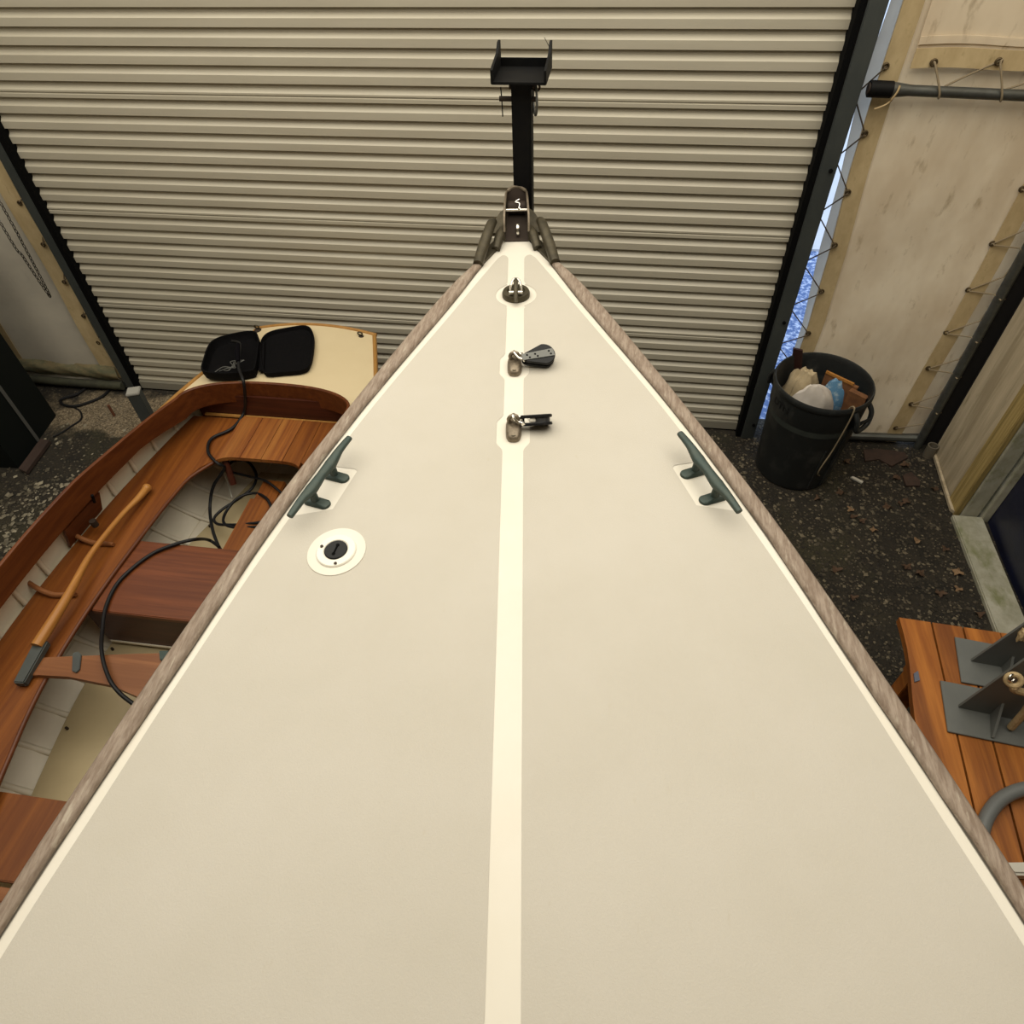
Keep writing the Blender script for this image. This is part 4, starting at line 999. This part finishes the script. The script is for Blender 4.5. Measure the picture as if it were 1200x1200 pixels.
wo = thing('wood_offcut', q0 - V(0, 0, .5), 'broken piece of brown wooden moulding propped in the right of the rubbish bin', 'wood')
part('board', lean(0, .72, .022, .10, .625), M['scrap'], wo, 0)
part('end_block', lean(.62, 1.0, -.035, .30, .61), M['scrap'], wo, 0)
part('pale_edge', lean(0, .62, .012, .615, .640), M['ash'], wo, 0)
ra = at(934, 408, z=.745); rb = at(948, 450, z=.50)
solo('dark_board', slab([V(ra.x - .02, ra.y, .74), V(ra.x + .035, ra.y - .01, .735), V(rb.x + .03, rb.y + .06, .20), V(rb.x - .04, rb.y + .065, .20)], .014, (0, 1, .1)), M['red_scrap'], 'narrow dark red board standing against the left rim inside the rubbish bin', 'plank', smooth=0)
cA = at(998, 477, z=.697); cZ = at(967, 559, z=.012)
da = math.degrees(math.atan2(cA.y - BY, cA.x - BX))
solo('white_cord', tube([bp(da, .24, .64), bp(da, .262, .697), bp(da, .288, .699), bp(da - 1, .292, .60), bp(da - 4, .283, .40), bp(da - 9, .272, .20), V(cZ.x, cZ.y, .03), V(cZ.x - .015, cZ.y - .01, .006)], .0045, 6, 6), M['cord_tan'], 'pale thin cord hanging over the rim and down the front of the rubbish bin', 'cord')

# ------------------------------------------------------------ table and the things on it
ZT = .75
ta = at(1050, 723, z=ZT); tb_ = at(1129, 735, z=ZT); tc_ = at(1200, 1004, z=ZT)
ty_ = (tc_ - tb_); ty_.z = 0; ty_.normalize(); tx_ = V(-ty_.y, ty_.x, 0)
if tx_.x < 0: tx_ = -tx_
tbl = thing('table', V(ta.x + .4, 1.0, 0), 'orange stained plank table right of the sailboat, with grey steel brackets on top', 'table')
def tp(a, b, z): p_ = ta + tx_ * a + ty_ * b; p_.z = z; return p_
ea = (tb_ - ta).dot(tx_)
edges = [0, .52 * ea, ea, ea + .135, ea + .27, ea + .41, ea + .54]
for i, (a, b) in enumerate(zip(edges, edges[1:])):
    g = .006 if i == 1 else .0015
    bm = newbm(); n = 24; R = []
    for k in range(n + 1):
        y_ = 1.75 * k / n; wob = (.012 * math.sin(4.2 * y_ + 1) + .006 * math.sin(11 * y_)) if i == 0 else 0
        R.append([bm.verts.new(tp(a + g + wob, y_, z_)) for z_ in (ZT - .032, ZT)] + [bm.verts.new(tp(b - g, y_, z_)) for z_ in (ZT, ZT - .032)])
    for A, B in zip(R, R[1:]):
        for j in range(4): bm.faces.new((A[j], B[j], B[(j + 1) % 4], A[(j + 1) % 4]))
    bm.faces.new(R[0]); bm.faces.new(R[-1][::-1])
    part('plank', bm, M['table'], tbl, 20)
def tbox(a0, a1, b0, b1, z0, z1):
    bm = newbm(); add_box(bm, (a0, b0, z0), (a1, b1, z1), .003)
    for v in bm.verts: v.co = tp(v.co.x, v.co.y, v.co.z)
    return bm
W_ = edges[-1]
for b in (.22, 1.5): part('crosspiece', tbox(.03, W_ - .03, b - .04, b + .04, ZT - .09, ZT - .033), M['table'], tbl)
for a in (.07, W_ - .07):
    for b in (.22, 1.5): part('leg', tbox(a - .035, a + .035, b - .035, b + .035, 0, ZT - .09), M['table'], tbl)
part('stretcher', tbox(-.06, .0, .12, 1.5, .40, .44), M['table'], tbl)
part('seat_arm', tbox(-.06, W_, .26, .32, .36, .40), M['table'], tbl)
def bracket(quad, tip, base_r, top_r, gtop, gbase, lb, push):
    z0 = ZT + .002; z1 = ZT + .010
    o = thing('steel_bracket', at(*quad[0], z=ZT), lb, 'bracket')
    part('base_plate', bevel_all(slab([at(u, v, z=z1) for u, v in quad], .008, (0, 0, -1)), .002, 1), M['grey_paint'], o)
    A = at(*tip, z=z1); B = at(*base_r, z=z1); dr_ = (B - A).normalized(); nrm = V(-dr_.y, dr_.x, 0)
    # height of the web where the right-hand sight line meets its vertical plane
    d = ray(*top_r); t = (A.x * nrm.x + A.y * nrm.y) / (d.x * nrm.x + d.y * nrm.y); Tp = V(d.x * t, d.y * t, H + d.z * t)
    foot = (V(Tp.x, Tp.y, 0) - V(A.x, A.y, 0)).dot(dr_)
    k_ = 1.35; top = A + dr_ * (foot * k_) + V(0, 0, (Tp.z - A.z) * k_)
    E1 = A + dr_ * max((B - A).length * 1.35, foot * k_ + .05); E2 = V(E1.x, E1.y, top.z)
    part('web', slab([A, E1, E2, top, A + V(0, 0, .004)], .009, nrm), M['grey_paint'], o, 0)
    gb = at(*gbase, z=z1); d = ray(*gtop); t = (A.x * nrm.x + A.y * nrm.y) / (d.x * nrm.x + d.y * nrm.y); G = V(d.x * t, d.y * t, H + d.z * t)
    gf = V(G.x, G.y, A.z); part('gusset', slab([gf, V(gb.x, gb.y, A.z), V(gb.x, gb.y, A.z + .008), G], .009, dr_), M['grey_paint'], o, 0)
    return o
qb = [(1119, 746), (1240, 769), (1252, 822), (1127, 799)]
bracket(qb, (1138, 775), (1200, 787), (1200, 732), (1186, 769), (1179, 803), 'grey painted steel bracket on the table, the farther of the two', 0)
qb = [(1102, 797), (1240, 824), (1252, 886), (1111, 857)]
bracket(qb, (1123, 829), (1200, 846), (1200, 774), (1174, 824), (1161, 865), 'grey painted steel bracket on the table, the nearer of the two', 0)
yb = at(1123, 829, z=ZT).y; kc = at(1188, 797, y=yb - .05)
kn = thing('rope_eye', V(kc.x, kc.y, ZT), 'tan rope eye with a metal ring hooked between the grey steel brackets', 'rope')
bm = newbm(); add_torus(bm, kc, .020, .0095, (-.3, -.7, .5), 20, 10); part('eye_splice', bm, M['rope_tan'], kn)
bm = newbm(); add_torus(bm, kc + V(-.012, .0, .012), .012, .0035, (.4, -.7, .6), 16, 8); part('metal_ring', bm, M['silver'], kn)
part('tail', tube([kc + V(.005, -.012, -.018), kc + V(.014, -.014, -.035), kc + V(.045, -.012, -.048), kc + V(.085, -.012, -.062), V(kc.x + .11, kc.y - .015, (kc.z + ZT) / 2), V(kc.x + .12, kc.y - .02, ZT + .024)], .013, 6, 10), M['rope_tan'], kn)
wc = at(1199, 744, y=at(1138, 775, z=ZT).y - .03)
solo('rope_end', blob((wc.x, wc.y, wc.z), (.012, .02, .035), 4, .25, 9, 3), M['rope_tan'], 'frayed tan rope end hanging on the farther grey bracket', 'rope')
solo('grey_hose', tube([at(u, v, z=ZT + z_) for u, v, z_ in ((1146, 1000, .03), (1151, 973, .03), (1159, 953, .03), (1174, 936, .03), (1198, 925, .035), (1230, 922, .04), (1262, 930, .04))], .0225, 8, 14), M['grey_hose'], 'thick grey plastic hose curving across the near part of the table', 'hose')
solo('plastic_tray', bevel_all(slab([at(u, v, z=ZT + .06) for u, v in ((1177, 1010), (1260, 1009), (1262, 1026), (1190, 1025), (1182, 1020))], .055, (0, 0, -1)), .008), M['offwhite'], 'rounded off-white plastic tray edge on the near end of the table', 'tray')
solo('paint_chip', slab([at(u, v, z=ZT + .006) for u, v in ((1071, 789), (1076, 786), (1078, 797), (1072, 799))], .006, (0, 0, -1)), mat('slate blue chip', (.10, .11, .15), .7), 'small slate blue chip near the left edge of the orange table', 'chip', smooth=0)

# ------------------------------------------------------------ ground clutter
P0 = at(66, 487, z=0); P1 = at(22, 549, z=0)
bk = V(-1.05, -.05, 0)
cab = thing('cabinet', (P0 + P1) / 2 + bk * .5, 'tall dark box at the left edge, between the left canvas and the dinghy', 'cabinet')
part('body', slab([P0, P1, P1 + bk, P0 + bk], 1.5, (0, 0, 1)), M['cabinet'], cab, 0)
e0 = P0.lerp(P1, .52) + V(.006, -.004, 0)
part('edge_strip', slab([e0 + V(0, 0, .01), e0 + V(.012, .016, .01), e0 + V(.012, .016, 1.45), e0 + V(0, 0, 1.45)], .006, (1, -.7, 0)), M['grey_strap'], cab, 0)
solo('board', slab([at(u, v, z=.012) for u, v in ((24, 552), (50, 517), (60, 519), (33, 556))], .025, (0, 0, 1)), M['red_board'], 'dull reddish brown board on the ground in front of the dark box', 'plank', smooth=0)
pp = at(156, 458, z=.60)
po = thing('steel_post', (pp.x, pp.y, 0), 'short square galvanised post beside the left rail of the dinghy', 'post')
Rz = Matrix.Rotation(.35, 3, 'Z')
part('tube', box((pp.x - .036, pp.y - .036, 0), (pp.x + .036, pp.y + .036, .59), .004, rot=Rz), M['galv_post'], po)
part('cap', box((pp.x - .039, pp.y - .039, .588), (pp.x + .039, pp.y + .039, .604), .004, rot=Rz), mat('dull pale cap', (.30, .29, .26), .6), po)
s0 = at(134, 487, z=0); s1 = at(136, 464, x=s0.x)
solo('stake', cyl((s0.x, s0.y, -.02), (s0.x, s0.y, s1.z), .010, 10), M['rust_red'], 'thin rusty stake standing left of the short galvanised post', 'stake')
solo('ground_hose', tube([at(u, v, z=.012) for u, v in ((132, 452), (122, 463), (108, 470), (88, 476), (74, 474), (72, 468), (90, 462), (104, 452))], .010, 6, 8), M['cable'], 'dark hose curling on the ground below the left canvas skirt', 'hose')
solo('ground_wire', tube([at(u, v, z=.008) for u, v in ((86, 477), (94, 482), (95, 491), (84, 499), (72, 507), (62, 512))], .006, 6, 8), M['cable'], 'thin dark wire on the pale gravel right of the dark box', 'wire')
tiles = [((1012, 527), (1029, 526), (1030, 538), (1014, 540)), ((1029, 526), (1060, 530), (1064, 536), (1045, 546), (1030, 538)), ((1058, 557), (1068, 553), (1078, 563), (1078, 569), (1062, 569))]
lbs = ['broken dark brown tile at the foot of the right canvas, the one nearest the bin', 'broken dark brown tile below the right canvas, larger piece near the pole', 'broken dark brown tile lying alone in front of the corner pole']
for q, lb in zip(tiles, lbs):
    solo('broken_tile', slab([at(u, v, z=.016) for u, v in q], .018, (.05, .1, -1)), M['slate'], lb, 'tile', 'broken tiles by the right canvas', smooth=0)
solo('wood_splinter', slab([at(u, v, z=.014) for u, v in ((997, 559), (1000, 558), (1012, 564), (1010, 566))], .010, (0, 0, -1)), M['offwhite'], 'small pale wood splinter on the gravel right of the bin', 'splinter', smooth=0)
leaf_px = [(985, 577, 1), (958, 584, 1), (997, 597, 2), (1000, 605, 1), (1024, 621, 2), (1075, 634, 2), (1123, 671, 2), (1123, 690, 2), (1102, 695, 0), (980, 667, 0), (1062, 664, 0), (1078, 672, 0), (1050, 560, 0), (992, 541, 0), (1040, 594, 0), (1056, 590, 0), (1148, 720, 1), (1108, 643, 0), (1095, 573, 0), (1062, 588, 1), (1060, 545, 0), (1000, 700, 0), (1010, 610, 0)]
rnd = random.Random(5)
for u, v, k in leaf_px:
    c = at(u, v, z=.012); r0 = rnd.uniform(.022, .034); rot = rnd.uniform(0, 6.28); pts = []
    lobes = rnd.choice((3, 5, 5)); th_ = []
    for i in range(20):
        a = 2 * pi * i / 20; rr = r0 * (.78 + .28 * math.cos(lobes * a) + rnd.uniform(-.08, .08)) * (1.25 if abs(a - pi) < .4 else 1)
        pts.append(V(c.x + rr * math.cos(a + rot), c.y + .8 * rr * math.sin(a + rot), .012 + .010 * math.cos(2 * a + rot) + .006))
    solo('dry_leaf', slab(pts, .0025, (0, 0, -1)), M['leaf_pale'] if k == 2 else M['leaf'], 'small dry brown leaf on the dark gravel between bin, sill and table', 'leaf', 'dry leaves on the gravel', smooth=0)
def scatter(name, n, place, size, material, seed, flat=.5):
    rnd = random.Random(seed); verts = []; faces = []; tint = []
    base = [(1, 0, 0), (0, 1, 0), (-1, 0, 0), (0, -1, 0), (0, 0, 1), (0, 0, -1)]
    tri = [(0, 1, 4), (1, 2, 4), (2, 3, 4), (3, 0, 4), (1, 0, 5), (2, 1, 5), (3, 2, 5), (0, 3, 5)]
    cnt = 0
    while cnt < n:
        p_ = place(rnd)
        if p_ is None: continue
        x, y = p_; s_ = size * (.5 + rnd.random() ** 2 * 1.3); a = rnd.random() * 6.28; kx = rnd.uniform(.6, 1.3); tl = rnd.uniform(-.3, .3); k = len(verts)
        for bx_, by_, bz_ in base:
            bx_ *= kx * rnd.uniform(.75, 1.2); by_ *= rnd.uniform(.6, 1.1); bz_ *= flat
            verts.append((x + s_ * (bx_ * math.cos(a) - by_ * math.sin(a)), y + s_ * (bx_ * math.sin(a) + by_ * math.cos(a)), s_ * flat * .35 + s_ * (bz_ + tl * bx_)))
        faces += [tuple(k + i for i in t_) for t_ in tri]; tv = rnd.random() ** 2.0; tint += [tv] * 8; cnt += 1
    me = bpy.data.meshes.new(name); me.from_pydata(verts, [], faces); me.materials.append(material)
    at_ = me.attributes.new('tint', 'FLOAT', 'FACE'); at_.data.foreach_set('value', tint)
    o = bpy.data.objects.new(name, me); COL.objects.link(o); return o
def right_place(r):
    x = r.uniform(.25, 2.14); y = r.uniform(.7, 3.66)
    if (x - BX) ** 2 + (y - BY) ** 2 < .24 ** 2: return None
    return x, y
o = scatter('gravel', 9500, right_place, .0092, M['stones_dark'], 1); o['kind'] = 'stuff'; o['label'] = 'dark brown gravel and leaf litter between the sailboat and the right wall'; o['category'] = 'gravel'
def left_place(r):
    x = r.uniform(-4.4, -2.55); y = r.uniform(1.5, 3.3)
    if x < -3.9 and y > 2.9: return None
    d_ = ((x + 3.15) / .75) ** 2 + ((y - 2.25) / .62) ** 2
    if d_ > 1 and r.random() > .12: return None
    return x, y
o = scatter('pale_stones', 2300, left_place, .0135, M['stones_pale'], 2); o['kind'] = 'stuff'; o['label'] = 'scatter of pale stones on dark earth left of the dinghy'; o['category'] = 'stones'
